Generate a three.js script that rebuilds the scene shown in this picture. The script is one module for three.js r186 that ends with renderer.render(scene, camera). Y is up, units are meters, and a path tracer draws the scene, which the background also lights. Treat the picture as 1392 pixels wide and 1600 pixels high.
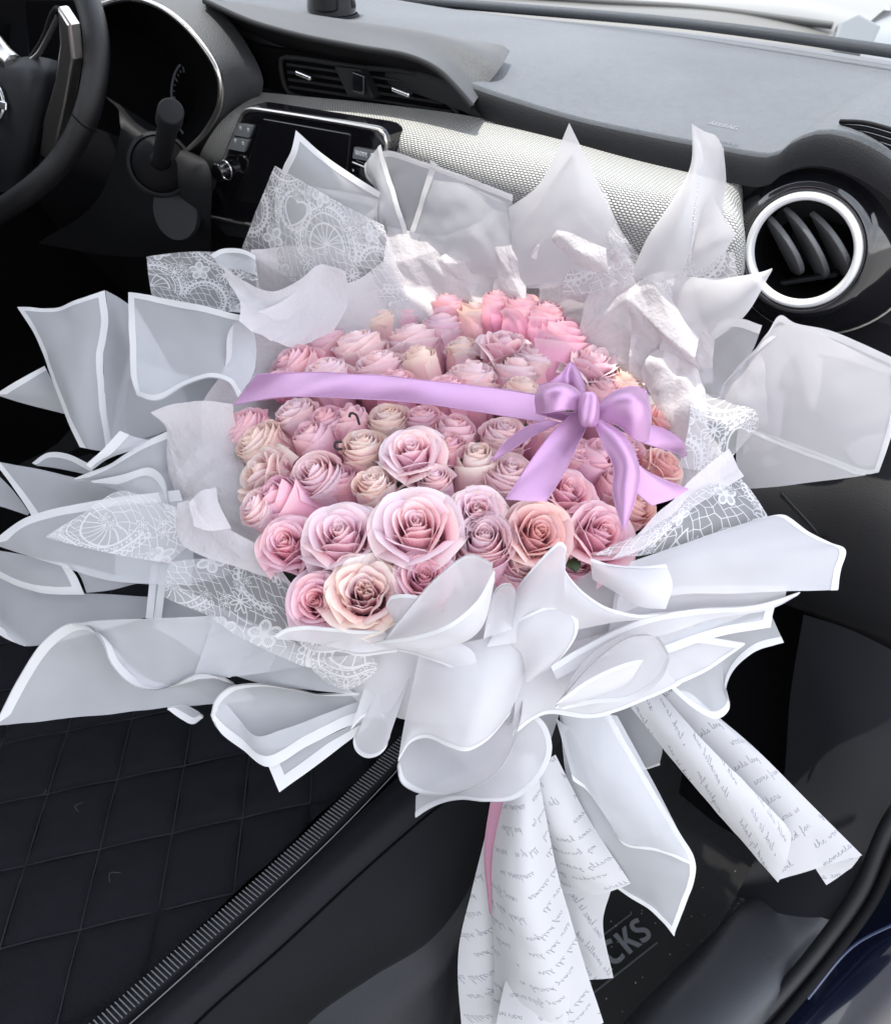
import * as THREE from 'three';
import { mergeGeometries, toCreasedNormals } from 'three/addons/utils/BufferGeometryUtils.js';
import { RoundedBoxGeometry } from 'three/addons/geometries/RoundedBoxGeometry.js';
import { TextGeometry } from 'three/addons/geometries/TextGeometry.js';
import { FontLoader } from 'three/addons/loaders/FontLoader.js';
import { ImprovedNoise } from 'three/addons/math/ImprovedNoise.js';

// ------------------------------------------------------------------ camera, sky, sun, exposure
const scene = new THREE.Scene();
const V = (x, y, z) => new THREE.Vector3(x, y, z);
const PITCH = 38 * Math.PI / 180, YAW = 40 * Math.PI / 180, FOC = 1396;
const camera = new THREE.PerspectiveCamera(2 * Math.atan(800 / FOC) * 180 / Math.PI, 890 / 1024, 0.02, 400);
const CF = V(-Math.sin(YAW) * Math.cos(PITCH), -Math.sin(PITCH), -Math.cos(YAW) * Math.cos(PITCH));
const CR = V(Math.cos(YAW), 0, -Math.sin(YAW)), CU = new THREE.Vector3().crossVectors(CR, CF);
camera.position.set(0, 0, 0); camera.up.set(0, 1, 0); camera.lookAt(CF);
camera.focus = 0.72; camera.userData.fStop = 14;
const renderer = new THREE.WebGLRenderer({ antialias: true });
renderer.setSize(890, 1024);
renderer.toneMapping = THREE.LinearToneMapping; renderer.toneMappingExposure = 2.85;
renderer.shadowMap.enabled = true;

const noise = new ImprovedNoise();
const fbm = (x, y, z, o = 4) => { let s = 0, a = 1, f = 1; for (let i = 0; i < o; i++) { s += a * noise.noise(x * f, y * f, z * f); a *= .5; f *= 2.03; } return s; };
{
  const W = 512, H = 256, d = new Float32Array(W * H * 4);
  for (let j = 0; j < H; j++) for (let i = 0; i < W; i++) {
    const th = (j + .5) / H * Math.PI - Math.PI / 2, ph = (i + .5) / W * Math.PI * 2;
    const y = Math.sin(th), cx = Math.cos(th) * Math.cos(ph), cz = Math.cos(th) * Math.sin(ph);
    const e = Math.max(0, y), k = Math.pow(1 - e, 2.2);
    let c = [.60 + .42 * k, .68 + .33 * k, .86 + .12 * k];
    const cl = Math.min(1, Math.max(0, fbm(cx * 2.2 / (e + .35), 3.1, cz * 2.2 / (e + .35), 5) * 1.5 + .35));
    c = c.map((v) => v * (1 - .6 * cl) + 1.2 * .6 * cl);
    if (y < 0) c = [.34, .34, .35];
    const o = (j * W + i) * 4; for (let q = 0; q < 3; q++) d[o + q] = c[q] * 1.0; d[o + 3] = 1;
  }
  const t = new THREE.DataTexture(d, W, H, THREE.RGBAFormat, THREE.FloatType);
  t.mapping = THREE.EquirectangularReflectionMapping; t.magFilter = t.minFilter = THREE.LinearFilter; t.needsUpdate = true;
  scene.background = t; scene.environment = t;
}
const sun = new THREE.DirectionalLight(new THREE.Color().setRGB(1, .95, .86), 2.1);
sun.position.set(-2.3, 9, -.3); sun.target.position.set(-.4, -.4, -.6); sun.castShadow = true;
sun.shadow.camera.left = sun.shadow.camera.bottom = -3; sun.shadow.camera.right = sun.shadow.camera.top = 3; sun.shadow.mapSize.set(4096, 4096); sun.shadow.bias = -.0004;
scene.add(sun, sun.target);

// ------------------------------------------------------------------ helpers
let seed = 7; const rnd = () => { seed = (seed * 1664525 + 1013904223) >>> 0; return seed / 4294967296; };
const rr = (a, b) => a + (b - a) * rnd();
const ray = (px, py) => CF.clone().addScaledVector(CR, (px - 696) / FOC).addScaledVector(CU, (800 - py) / FOC);
const D = (px, py, t) => ray(px, py).multiplyScalar(t);                                 // a point at a camera distance
const KX = (px, py, x) => { const r = ray(px, py); return r.multiplyScalar(x / r.x); };
const KY = (px, py, y) => { const r = ray(px, py); return r.multiplyScalar(y / r.y); };
const KZ = (px, py, z) => { const r = ray(px, py); return r.multiplyScalar(z / r.z); };
const BN = V(.089, .99, .107).normalize(), BC = D(700, 720, .78);                        // bouquet rim plane
function S(px, py, h = 0) {                                                            // a point h cm above the rim plane, kept clear of dashboard and seat
  const r = ray(px, py); let t = (BN.dot(BC) + h / 100) / BN.dot(r);
  const lim = -.642 - Math.max(0, h) * .0004; if (r.z * t < lim) t = lim / r.z;
  const p = r.clone().multiplyScalar(t);
  if (p.x < -.27 && p.y < -.672) p.copy(r).multiplyScalar(-.672 / r.y);
  return p;
}
const used = {};
function numbered(n) { used[n] = (used[n] ?? -1) + 1; return used[n] ? n + '_' + String(used[n]).padStart(3, '0') : n; }
function thing(name, label, category, group, at) {
  const o = new THREE.Group(); o.name = numbered(name); o.userData = { label, category }; if (group) o.userData.group = group;
  if (at) o.position.copy(at);
  scene.add(o); return o;
}
function part(name, geo, mat, parent, label) {                                          // geometry is in world space; parents have at most a shift
  if (Array.isArray(geo)) geo = mergeGeometries(geo.map((g) => g.index ? g.toNonIndexed() : g));
  const m = new THREE.Mesh(geo, mat); m.name = name; m.castShadow = m.receiveShadow = true; if (label) m.userData.label = label;
  if (parent && parent.isGroup) m.position.sub(parent.position);
  (parent || scene).add(m); return m;
}
function struct(name, geo, mat) { const m = part(numbered(name), geo, mat); m.userData.kind = 'structure'; return m; }
const lin = (r, g, b) => new THREE.Color().setRGB(r, g, b);
const std = (c, rough = .6, metal = 0, extra = {}) => new THREE.MeshStandardMaterial({ color: lin(...c), roughness: rough, metalness: metal, side: THREE.DoubleSide, ...extra });
const phy = (c, rough, extra = {}) => new THREE.MeshPhysicalMaterial({ color: lin(...c), roughness: rough, side: THREE.DoubleSide, ...extra });
function canvasTex(w, h, draw, srgb = true, rep) {
  const c = document.createElement('canvas'); c.width = w; c.height = h; draw(c.getContext('2d'), w, h);
  const t = new THREE.CanvasTexture(c); if (srgb) t.colorSpace = THREE.SRGBColorSpace;
  t.wrapS = t.wrapT = THREE.RepeatWrapping; t.magFilter = THREE.LinearFilter; if (rep) t.repeat.set(rep, rep); return t;
}
function dataTex(n, fn, rep = 1) {
  const d = new Uint8Array(n * n * 4);
  for (let j = 0; j < n; j++) for (let i = 0; i < n; i++) { const v = fn(i / n, j / n), o = (j * n + i) * 4; for (let q = 0; q < 3; q++) d[o + q] = Math.max(0, Math.min(255, (Array.isArray(v) ? v[q] : v) * 255)); d[o + 3] = 255; }
  const t = new THREE.DataTexture(d, n, n); t.wrapS = t.wrapT = THREE.RepeatWrapping; t.magFilter = THREE.LinearFilter; t.minFilter = THREE.LinearFilter; t.repeat.set(rep, rep); t.needsUpdate = true; return t;
}
// geometry from a function (u, v) -> Vector3, uv in metres
function grid(fn, nu, nv, uvScale) {
  const P = [], uv = [], ix = [], pts = [];
  for (let j = 0; j <= nv; j++) for (let i = 0; i <= nu; i++) { const p = fn(i / nu, j / nv); pts.push(p); P.push(p.x, p.y, p.z); }
  const id = (i, j) => j * (nu + 1) + i;
  let wu = 0, wv = 0; const jm = nv >> 1, im = nu >> 1;
  for (let i = 0; i < nu; i++) wu += pts[id(i, jm)].distanceTo(pts[id(i + 1, jm)]);
  for (let j = 0; j < nv; j++) wv += pts[id(im, j)].distanceTo(pts[id(im, j + 1)]);
  if (uvScale) { wu = uvScale[0]; wv = uvScale[1]; }
  for (let j = 0; j <= nv; j++) for (let i = 0; i <= nu; i++) uv.push(i / nu * wu, j / nv * wv);
  for (let j = 0; j < nv; j++) for (let i = 0; i < nu; i++) ix.push(id(i, j), id(i, j + 1), id(i + 1, j), id(i + 1, j), id(i, j + 1), id(i + 1, j + 1));
  const g = new THREE.BufferGeometry(); g.setAttribute('position', new THREE.Float32BufferAttribute(P, 3)); g.setAttribute('uv', new THREE.Float32BufferAttribute(uv, 2)); g.setIndex(ix); g.computeVertexNormals(); return g;
}
function curve(pts) {                                                                  // smooth curve by arc length
  if (pts.length === 2) return (s) => pts[0].clone().lerp(pts[1], s);
  const c = new THREE.CatmullRomCurve3(pts, false, 'centripetal'); c.arcLengthDivisions = 120; return (s) => c.getPointAt(Math.min(1, Math.max(0, s)));
}
// straight paper creases: triangle waves in a few directions, each with its own strength from place to place
function crease(p, sd) {
  let s = 0;
  for (let k = 0; k < 5; k++) {
    const a = sd * 7.3 + k * 2.4, b = sd * 3.1 + k * 1.7, f = 9 + 8 * k;
    const q = (p.x * Math.cos(a) + p.z * Math.sin(a)) * Math.cos(b * .3) + p.y * Math.sin(b) + .012 * noise.noise(p.x * 12 + k, p.y * 12, p.z * 12 + sd), w = q * f + b, t = Math.abs(w - Math.floor(w) - .5) * 2;
    s += (t - .5) * (9 / f) * Math.max(0, .5 + 1.3 * noise.noise(p.x * 9 + k * 5 + sd, p.y * 9, p.z * 9));
  }
  return s;
}
// surface bounded by four curves (top, bottom, left, right), each a list of points
function coons(t, b, l, r, bulge = 0, wr = 0, sd = 0) {
  const ct = curve(t), cb = curve(b), cl = curve([t[0], ...l, b[0]]), cr = curve([t[t.length - 1], ...r, b[b.length - 1]]);
  const A = ct(0), B = ct(1), C = cb(0), E = cb(1);
  const N = B.clone().sub(C).cross(A.clone().sub(E)).normalize(); if (N.dot(BC.clone().negate()) < 0) N.negate();
  return (u, v) => {
    const p = ct(u).multiplyScalar(1 - v).addScaledVector(cb(u), v).addScaledVector(cl(v), 1 - u).addScaledVector(cr(v), u);
    p.addScaledVector(A, -(1 - u) * (1 - v)).addScaledVector(B, -u * (1 - v)).addScaledVector(C, -(1 - u) * v).addScaledVector(E, -u * v);
    const f = 16 * u * (1 - u) * v * (1 - v);
    if (bulge) p.addScaledVector(N, bulge * .01 * f);
    if (wr) p.addScaledVector(N, Math.abs(wr) * .01 * (wr < 0 ? 1.9 : .9) * crease(p, sd));
    if (wr > 0) p.addScaledVector(N, wr * .01 * fbm(p.x * 14 + sd, p.y * 14, p.z * 14 + sd * 3, 3));
    return p;
  };
}
function loft(rails, nu = 40, nv = 24) {                                               // rails: lists of points, smooth across and along
  const cs = rails.map((r) => curve(r));
  return grid((u, v) => curve(cs.map((c) => c(u)))(v), nu, nv);
}
const tube = (pts, r, n = 40, rs = 10, closed = false) => new THREE.TubeGeometry(new THREE.CatmullRomCurve3(pts, closed, 'centripetal'), n, r, rs, closed);
const box = (w, h, d, m, rad = 0) => { const g = rad ? new RoundedBoxGeometry(w, h, d, 2, rad) : new THREE.BoxGeometry(w, h, d); if (m) g.applyMatrix4(m); return g; };
const M4 = (p, e = [0, 0, 0], s = [1, 1, 1]) => new THREE.Matrix4().compose(p, new THREE.Quaternion().setFromEuler(new THREE.Euler(...e)), V(...s));
const basis = (o, x, y, z) => new THREE.Matrix4().makeBasis(x, y, z).setPosition(o);
function flat(pts, z0, depth, bev = .002) {                                            // a shape in the x-y plane, thick along z, front at z0
  const s = new THREE.Shape(pts.map((p) => new THREE.Vector2(p.x, p.y)));
  const g = new THREE.ExtrudeGeometry(s, { depth, bevelEnabled: bev > 0, bevelThickness: bev, bevelSize: bev, bevelSegments: 2, curveSegments: 6 });
  g.translate(0, 0, z0 - depth - bev); return g;
}
const font = await new FontLoader().loadAsync('fonts/droid/droid_sans_bold.typeface.json');
const text = (s, size, depth = .0006) => { const g = new TextGeometry(s, { font, size, depth, curveSegments: 3, bevelEnabled: false }); g.computeBoundingBox(); const b = g.boundingBox; g.translate(-(b.max.x + b.min.x) / 2, -(b.max.y + b.min.y) / 2, 0); return g; };

// ------------------------------------------------------------------ materials
const grain = dataTex(256, (x, y) => .5 + .5 * fbm(x * 60, y * 60, 1, 2), 1);
const leatherBump = dataTex(512, (x, y) => .5 + .35 * noise.noise(x * 90, y * 90, 2) + .25 * noise.noise(x * 200, y * 200, 5));
const rep = (t, k) => { const c = t.clone(); c.repeat.set(k, k); c.needsUpdate = true; return c; };
const M = {
  pad: std([.092, .101, .116], .62, 0, { bumpMap: rep(leatherBump, 9), bumpScale: .0011, map: dataTex(256, (x, y) => { const v = .88 + .10 * noise.noise(x * 120, y * 120, 3) + .2 * fbm(x * 5, y * 5, 2, 4); return [v, v, v]; }) }),
  plastic: phy([.013, .0135, .016], .6, { specularIntensity: .55, bumpMap: rep(leatherBump, 8), bumpScale: .0003 }),
  hoodGrey: std([.05, .052, .057], .55, 0, { bumpMap: rep(leatherBump, 9), bumpScale: .0007 }),
  black: phy([.004, .004, .0055], .65, { specularIntensity: .35 }),
  deep: phy([.0015, .0015, .002], .9, { specularIntensity: .15 }),
  gloss: phy([.006, .006, .008], .12, { clearcoat: 1, clearcoatRoughness: .04 }),
  screen: phy([.008, .008, .010], .14, { clearcoat: .6, clearcoatRoughness: .1 }),
  chrome: std([.75, .75, .76], .18, 1), satinMetal: std([.62, .60, .58], .3, 1), whiteRing: std([.72, .72, .74], .3, .15),
  iconPrint: std([.55, .57, .6], .5), button: std([.16, .17, .18], .4), dimPrint: std([.16, .17, .19], .6),
  leather: phy([.008, .008, .010], .36, { bumpMap: rep(leatherBump, 10), bumpScale: .0002 }),
};
// ------------------------------------------------------------------ ground, the car's shell, windscreen
struct('ground', new THREE.PlaneGeometry(300, 300).rotateX(-Math.PI / 2).translate(0, -1.42, 0), std([.24, .235, .225], .9, 0, { bumpMap: rep(grain, 400), bumpScale: .004 }));
const bodyPaint = phy([.006, .009, .026], .25, { metalness: .3, clearcoat: 1, clearcoatRoughness: .05 });
const shell = thing('car_body', 'dark blue car body round the cabin, seen as glossy paint at the lower right corner', 'car body');
const lining = std([.5, .5, .49], .9);
part('roof', [box(1.25, .03, 2.0, M4(V(-.78, .29, .40)), .01)], lining, shell);
part('side_wall', [box(.05, 1.2, 2.9, M4(V(-1.66, -.6, -.1)), .01)], M.deep, shell);
part('rear_wall', [box(1.5, 1.1, .05, M4(V(-.82, -.55, 1.35)), .01)], M.deep, shell);
const wsBase = [[-60, -60, -1.25], [300, -26, -1.26], [560, 1, -1.24], [800, 20, -1.2], [1100, 47, -1.14], [1392, 88, -1.06], [1480, 102, -1.03]].map(([a, b, z]) => KZ(a, b, z));
const wsTop = [V(-1.45, .27, -.5), V(-1.1, .29, -.58), V(-.8, .3, -.61), V(-.5, .29, -.6), V(-.1, .27, -.52)];
const screenGlass = thing('windscreen', 'clear windscreen glass above the far edge of the dashboard', 'windscreen');
part('glass_pane', grid((u, v) => curve(wsBase)(u).lerp(curve(wsTop)(u), v).add(V(0, .05 * Math.sin(v * Math.PI), -.04 * Math.sin(v * Math.PI))), 24, 10), phy([.97, .985, .98], .0, { transmission: 1, thickness: 0, ior: 1.2, specularIntensity: .3 }), screenGlass);
part('black_seal', tube(wsBase.map((p) => p.clone().add(V(0, .002, .004))), .0028, 60, 8), M.deep, screenGlass);

// ------------------------------------------------------------------ dashboard
const dash = thing('dashboard', 'grey dashboard with silver mesh trim across the top of the photo', 'dashboard');
const lipPx = [[690, 120], [752, 143], [880, 183], [1000, 210], [1120, 233], [1178, 243], [1205, 243], [1232, 222], [1275, 207], [1330, 216], [1392, 250], [1440, 300]];
const lip = lipPx.map(([x, y]) => KZ(x, y, -.715));
{
  const far = curve(wsBase.map((p) => p.clone().add(V(0, -.006, 0)))), c = curve(lip);
  const lipU = (p) => { // the far edge point with the same x
    let a = 0, b = 1; for (let k = 0; k < 24; k++) { const m = (a + b) / 2; if (far(m).x < p.x) a = m; else b = m; } return far((a + b) / 2).add(V(0, -.004, -.03));
  };
  const left = [KZ(250, -40, -.74), KZ(420, 40, -.735), KZ(560, 78, -.73)];
  const full = curve([...left, ...lip]);
  const pad = grid((u, v) => {
    const a = full(u), f = lipU(a);
    if (v < .25) { const w = v / .25 * Math.PI / 2; return V(a.x, a.y - .024 * (1 - Math.sin(w)), a.z - .022 * (1 - Math.cos(w)) * 0 - .004 * (1 - Math.sin(w)) - .012 * (1 - Math.cos(w))); }
    const s = (v - .25) / .75; const b = V(a.x, a.y, a.z - .012).lerp(f, s); b.y += .018 * Math.sin(s * Math.PI) * (.6); return b;
  }, 90, 40);
  part('top_pad', pad, M.pad, dash);
  part('lip_edge', grid((u, v) => { const a = full(u), w = v * 1.15; return V(a.x, a.y - .0245 * (1 - Math.sin(w)) - .0002, a.z + .0012 - .004 * (1 - Math.sin(w)) - .012 * (1 - Math.cos(w))); }, 90, 8), M.plastic, dash);
  // demister ridge near the glass
  const ridge = wsBase.map((p, i) => p.clone().lerp(V(p.x, -.21, -.72), .10).add(V(0, .012, 0)));
  part('defroster_strip', tube(ridge.slice(1), .006, 60, 6), M.pad, dash);
  // dark recess below the lip
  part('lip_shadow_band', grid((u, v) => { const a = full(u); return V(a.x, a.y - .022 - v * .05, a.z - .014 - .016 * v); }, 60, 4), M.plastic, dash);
  // panel that carries everything, down to the floor
  part('lower_panel', loft([[V(-1.7, -.275, -.82), V(-.9, -.275, -.82), V(-.02, -.275, -.82)], [V(-1.7, -.36, -.785), V(-.9, -.37, -.785), V(-.02, -.36, -.785)], [V(-1.7, -.42, -.76), V(-.9, -.44, -.76), V(-.02, -.44, -.76)], [V(-1.7, -.56, -.78), V(-.9, -.58, -.78), V(-.02, -.57, -.78)], [V(-1.7, -.8, -.92), V(-.9, -.8, -.92), V(-.02, -.8, -.92)]], 20, 16), M.black, dash);
  // air outlet grille strip at the far right
  for (let k = 0; k < 4; k++) part('demister_slat', tube([KZ(1312, 190 + k * 8, -.74), KZ(1350, 192 + k * 9, -.735), KZ(1400, 205 + k * 10, -.73)], .0018, 10, 6), M.black, dash);
  const air = text('AIRBAG', .0052, .0005); air.applyMatrix4(basis(KY(1128, 205, KZ(1128, 205, -.735).y + .001).add(V(0, .004, 0)), V(1, 0, .05).normalize(), V(-.05, .25, -1).normalize(), V(0, 1, .25).normalize()));
  part('embossed_word', air, M.dimPrint, dash);
}
// hood above the centre vents
{
  const A = [[318, 0], [390, 32], [470, 55], [560, 73], [640, 88], [682, 108], [712, 137], [737, 166]].map(([x, y]) => KZ(x, y, -.697));
  const B = [[330, -6], [420, 12], [520, 33], [620, 46], [700, 57], [755, 65], [790, 73], [797, 80]].map(([x, y]) => KZ(x, y, -.80));
  const top = coons(B, A, [], [KZ(780, 108, -.755), KZ(757, 138, -.735)], .8);
  const hood = part('vent_hood', grid(top, 48, 16), M.hoodGrey, dash);
  part('hood_edge', tube(A.map((p) => p.clone().add(V(0, -.001, -.001))), .003, 60, 8), M.plastic, hood);
  part('hood_underside', grid(coons(A.map((p) => p.clone().add(V(0, -.002, -.002))), A.map((p) => p.clone().add(V(-.004, -.045, -.06))), [], []), 40, 6), M.black, dash);
}
// centre vents
{
  const q = (x, y) => KZ(x, y, -.725);
  const vent = part('air_vent', flat([q(385, 70), q(640, 108), q(700, 165), q(745, 192), q(460, 152), q(400, 135)], -.728, .02, 0), M.deep, dash);
  for (let k = 0; k < 4; k++) { const f = (k + .5) / 4.3; part('vent_slat', tube([q(448 + 6 * f, 95 + 50 * f), q(555 + 10 * f, 110 + 52 * f), q(655 + 62 * f, 125 + 62 * f)], .0016, 12, 6), M.plastic, vent); }
  const fr = [q(440, 92), q(455, 90), q(560, 105), q(648, 116), q(672, 135), q(720, 185), q(600, 172), q(470, 152), q(448, 140)];
  part('vent_frame', tube(fr, .0028, 60, 8, true), M.plastic, vent);
  part('vent_divider', flat([q(533, 103), q(572, 108), q(592, 150), q(553, 146)], -.716, .01, .001), M.plastic, vent);
  for (const [x, y, s] of [[476, 117, 1], [628, 143, 1]]) part('vent_tab', box(.024, .0055, .008, M4(KZ(x, y, -.712), [0, 0, -.12]), .0025), M.chrome, vent);
  part('hazard_button', box(.017, .02, .004, M4(KZ(561, 130, -.712), [0, 0, -.1]), .002), M.gloss, vent);
}
// silver mesh trim
const meshBump = dataTex(256, (x, y) => { const a = (x * 8) % 1, b = (y * 16) % 1, sh = Math.floor(y * 16) % 2 ? .5 : 0, c = ((x * 8 + sh) % 1) - .5, e = b - .5; return Math.max(0, 1 - 1.9 * Math.hypot(c, e * .9)); });
const meshCol = dataTex(256, (x, y) => { const b = (y * 16) % 1, sh = Math.floor(y * 16) % 2 ? .5 : 0, c = ((x * 8 + sh) % 1) - .5, e = b - .5, q = Math.hypot(c, e * .9); const v = q < .36 ? 1 : q < .5 ? .75 - (q - .36) * 3 : .28; return [v, v, v * .99]; });
const mk = 1 / .036; meshBump.repeat.set(mk, mk); meshCol.repeat.set(mk, mk);
M.mesh = std([.60, .60, .59], .45, .1, { map: meshCol, bumpMap: meshBump, bumpScale: .0012 });
{
  const T = [[408, 144], [470, 150], [600, 163], [740, 182], [860, 208], [1000, 246], [1100, 270], [1150, 282], [1162, 285]].map(([x, y]) => KZ(x, y, x > 1155 ? -.75 : -.722));
  const Mid = [[350, 185], [440, 190], [600, 205], [740, 245], [860, 275], [1000, 315], [1100, 335], [1150, 346], [1162, 349]].map(([x, y]) => KZ(x, y, x > 1155 ? -.74 : -.676));
  const Bo = [[305, 265], [420, 265], [600, 275], [740, 325], [860, 360], [1000, 405], [1100, 425], [1150, 434], [1162, 437]].map(([x, y]) => KZ(x, y, x > 1155 ? -.74 : -.678));
  const Bo2 = [[318, 300], [420, 330], [600, 340], [740, 380], [860, 415], [1000, 450], [1100, 470], [1150, 478], [1162, 481]].map(([x, y]) => KZ(x, y, x > 1155 ? -.76 : -.72));
  part('mesh_trim', loft([T, Mid, Bo, Bo2], 60, 26), M.mesh, dash);
}
// display unit
{
  const z = -.658, q = (x, y) => KZ(x, y, z), quad = (a, b, c, d) => [q(...a), q(...b), q(...c), q(...d)];
  const rnd4 = (P, r) => { const o = []; for (let i = 0; i < 4; i++) { const p = P[i], a = P[(i + 3) % 4].clone().sub(p).normalize(), b = P[(i + 1) % 4].clone().sub(p).normalize(); for (let k = 0; k <= 5; k++) { const s = k / 5, A = p.clone().addScaledVector(a, r), B = p.clone().addScaledVector(b, r); o.push(A.multiplyScalar((1 - s) ** 2).addScaledVector(p, 2 * s * (1 - s)).addScaledVector(B, s * s)); } } return o; };
  const C0 = [[383, 168], [606, 205], [590, 388], [316, 336]];
  const unit = part('display_unit', flat(rnd4(C0.map((c) => q(...c)), .016), z, .02, .003), M.gloss, dash);
  part('display_bezel', tube(rnd4(C0.map((c) => KZ(c[0], c[1], z + .001)), .016), .0022, 100, 8, true), M.satinMetal, unit);
  part('display_screen', flat(rnd4(quad([412, 186], [548, 210], [535, 345], [370, 312]), .002), z + .0015, .003, .0008), M.screen, unit);
  for (let k = 0; k < 2; k++) part('side_button', flat(rnd4(quad([373 - 7 * k, 192 + 22 * k], [398 - 7 * k, 196 + 22 * k], [391 - 7 * k, 214 + 22 * k], [366 - 7 * k, 209 + 22 * k]), .001), z + .003, .003, .0006), M.button, unit);
  for (let k = 0; k < 4; k++) part('button_icon', new THREE.TorusGeometry(.0016, .0004, 5, 10).applyMatrix4(M4(KZ([376, 388, 368, 380][k], [200, 203, 220, 224][k], z + .004))), M.iconPrint, unit);
  const kn = part('volume_knob', new THREE.LatheGeometry([[0, .014], [.009, .014], [.0105, .012], [.0115, .004], [.013, 0]].map((a) => new THREE.Vector2(...a)), 28).rotateX(Math.PI / 2).applyMatrix4(M4(KZ(353, 266, z + .001))), M.gloss, unit);
  part('knob_ring', new THREE.TorusGeometry(.0108, .0009, 6, 28).applyMatrix4(M4(KZ(353, 266, z + .013))), M.chrome, unit);
  part('side_button', flat(rnd4(quad([556, 230], [590, 236], [588, 252], [554, 246]), .001), z + .0025, .003, .0006), M.button, unit);
  part('button_word', text('MODE', .0042).applyMatrix4(M4(KZ(565, 240, z + .004))), M.iconPrint, unit);
  part('button_icon', new THREE.TorusGeometry(.0016, .0005, 5, 10).applyMatrix4(M4(KZ(581, 243, z + .004))), M.iconPrint, unit);
  part('button_line', box(.02, .0009, .001, M4(KZ(562, 258, z + .003), [0, 0, -.1])), M.iconPrint, unit);
  for (const x of [552, 572]) part('button_icon', new THREE.CircleGeometry(.0018, 3).applyMatrix4(M4(KZ(x, 266 + (x - 552) * .2, z + .003))), M.iconPrint, unit);
  part('lower_surround', flat([q(316, 336), q(590, 388), q(600, 420), q(330, 372), q(312, 350)], -.68, .03, .004), M.plastic, dash);
}
// round side vent
{
  const c = KZ(1283, 372, -.765), tilt = M4(c, [-.10, .06, 0]);
  const lathe = (pts, n = 64) => new THREE.LatheGeometry(pts.map((a) => new THREE.Vector2(...a)), n).rotateX(Math.PI / 2).applyMatrix4(tilt);
  const pod = part('side_vent', lathe([[.083, -.06], [.083, -.012], [.082, .002], [.0775, .012], [.0745, .014], [.071, .022], [.063, .036], [.056, .047], [.051, .052], [.0475, .053], [.0455, .050]]), M.gloss, dash);
  part('vent_ring', lathe([[.0388, .050], [.0396, .0545], [.0418, .0565], [.0445, .0555], [.046, .051], [.0455, .048]]), M.whiteRing, pod);
  part('vent_throat', lathe([[0, -.03], [.033, -.03], [.0385, .01], [.039, .051]]), M.deep, pod);
  part('pod_rim', new THREE.TorusGeometry(.0818, .0016, 6, 80).applyMatrix4(tilt), M.satinMetal, pod);
  for (let k = -1; k <= 1; k++) {
    const sh = new THREE.Shape(), L = k === 0 ? .0345 : .030; sh.moveTo(-L, -.012); sh.quadraticCurveTo(-L * .9, .020, 0, .022); sh.quadraticCurveTo(L * .95, .020, L, -.012); sh.lineTo(-L, -.012);
    const g = new THREE.ExtrudeGeometry(sh, { depth: .0026, bevelEnabled: true, bevelSize: .0009, bevelThickness: .0009, bevelSegments: 2 });
    g.applyMatrix4(new THREE.Matrix4().makeBasis(V(.64, -.768, 0), V(.0, 0, 1), V(-.768, -.64, 0))).applyMatrix4(M4(V(.0005 + k * .0185, k * .004, .032), [0, .75, 0])).applyMatrix4(tilt);
    part('vent_vane', g, std([.10, .103, .11], .4), pod);
  }
  part('vent_cross_bar', box(.05, .004, .012, M4(V(.004, -.028, .024), [0, 0, .42]), .0015).applyMatrix4(tilt), M.plastic, pod);
  part('vent_surround', flat([[1180, 300], [1240, 225], [1310, 215], [1400, 260], [1480, 330], [1480, 560], [1330, 560], [1210, 530], [1150, 420]].map(([x, y]) => KZ(x, y, -.79)), -.79, .03, .012), M.plastic, dash);
}
// instrument cluster
{
  const rim = [[150, 10], [205, -2], [262, 18], [310, 62], [342, 115], [344, 160], [322, 205], [293, 236]];
  const out = [[180, -40], [260, -30], [330, 5], [380, 60], [412, 128], [395, 165], [350, 215], [300, 262]];
  const R = rim.map(([x, y]) => KZ(x, y, -.66)), O = out.map(([x, y]) => KZ(x, y, -.715));
  const cl = part('cluster_hood', grid(coons(R, O, [], [], .6), 50, 10), M.hoodGrey, dash);
  part('hood_rim', tube(R, .0032, 60, 8), M.satinMetal, cl);
  part('cluster_recess', grid(coons(R, [[110, 60], [190, 50], [240, 70], [275, 100], [300, 130], [300, 165], [285, 200], [250, 235]].map(([x, y]) => KZ(x, y, -.79)), [], []), 40, 8), M.deep, cl);
  part('cluster_face', flat([[40, 0], [260, 0], [345, 100], [340, 190], [280, 260], [60, 260]].map(([x, y]) => KZ(x, y, -.775)), -.775, .01, 0), M.deep, cl);
  const gc = KZ(297, 158, -.765), ga = M4(gc, [-.2, -.1, 0]);
  part('gauge_ring', new THREE.TorusGeometry(.047, .0014, 8, 60).applyMatrix4(ga), M.dimPrint, cl);
  for (let k = 0; k < 22; k++) { const a = -0.6 + k / 21 * 4.4; part('gauge_mark', box(k % 3 ? .0035 : .007, k % 3 ? .0009 : .0016, .001, new THREE.Matrix4().makeRotationZ(a).multiply(M4(V(.039, 0, .001)))).applyMatrix4(ga), M.dimPrint, cl); }
}
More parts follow.
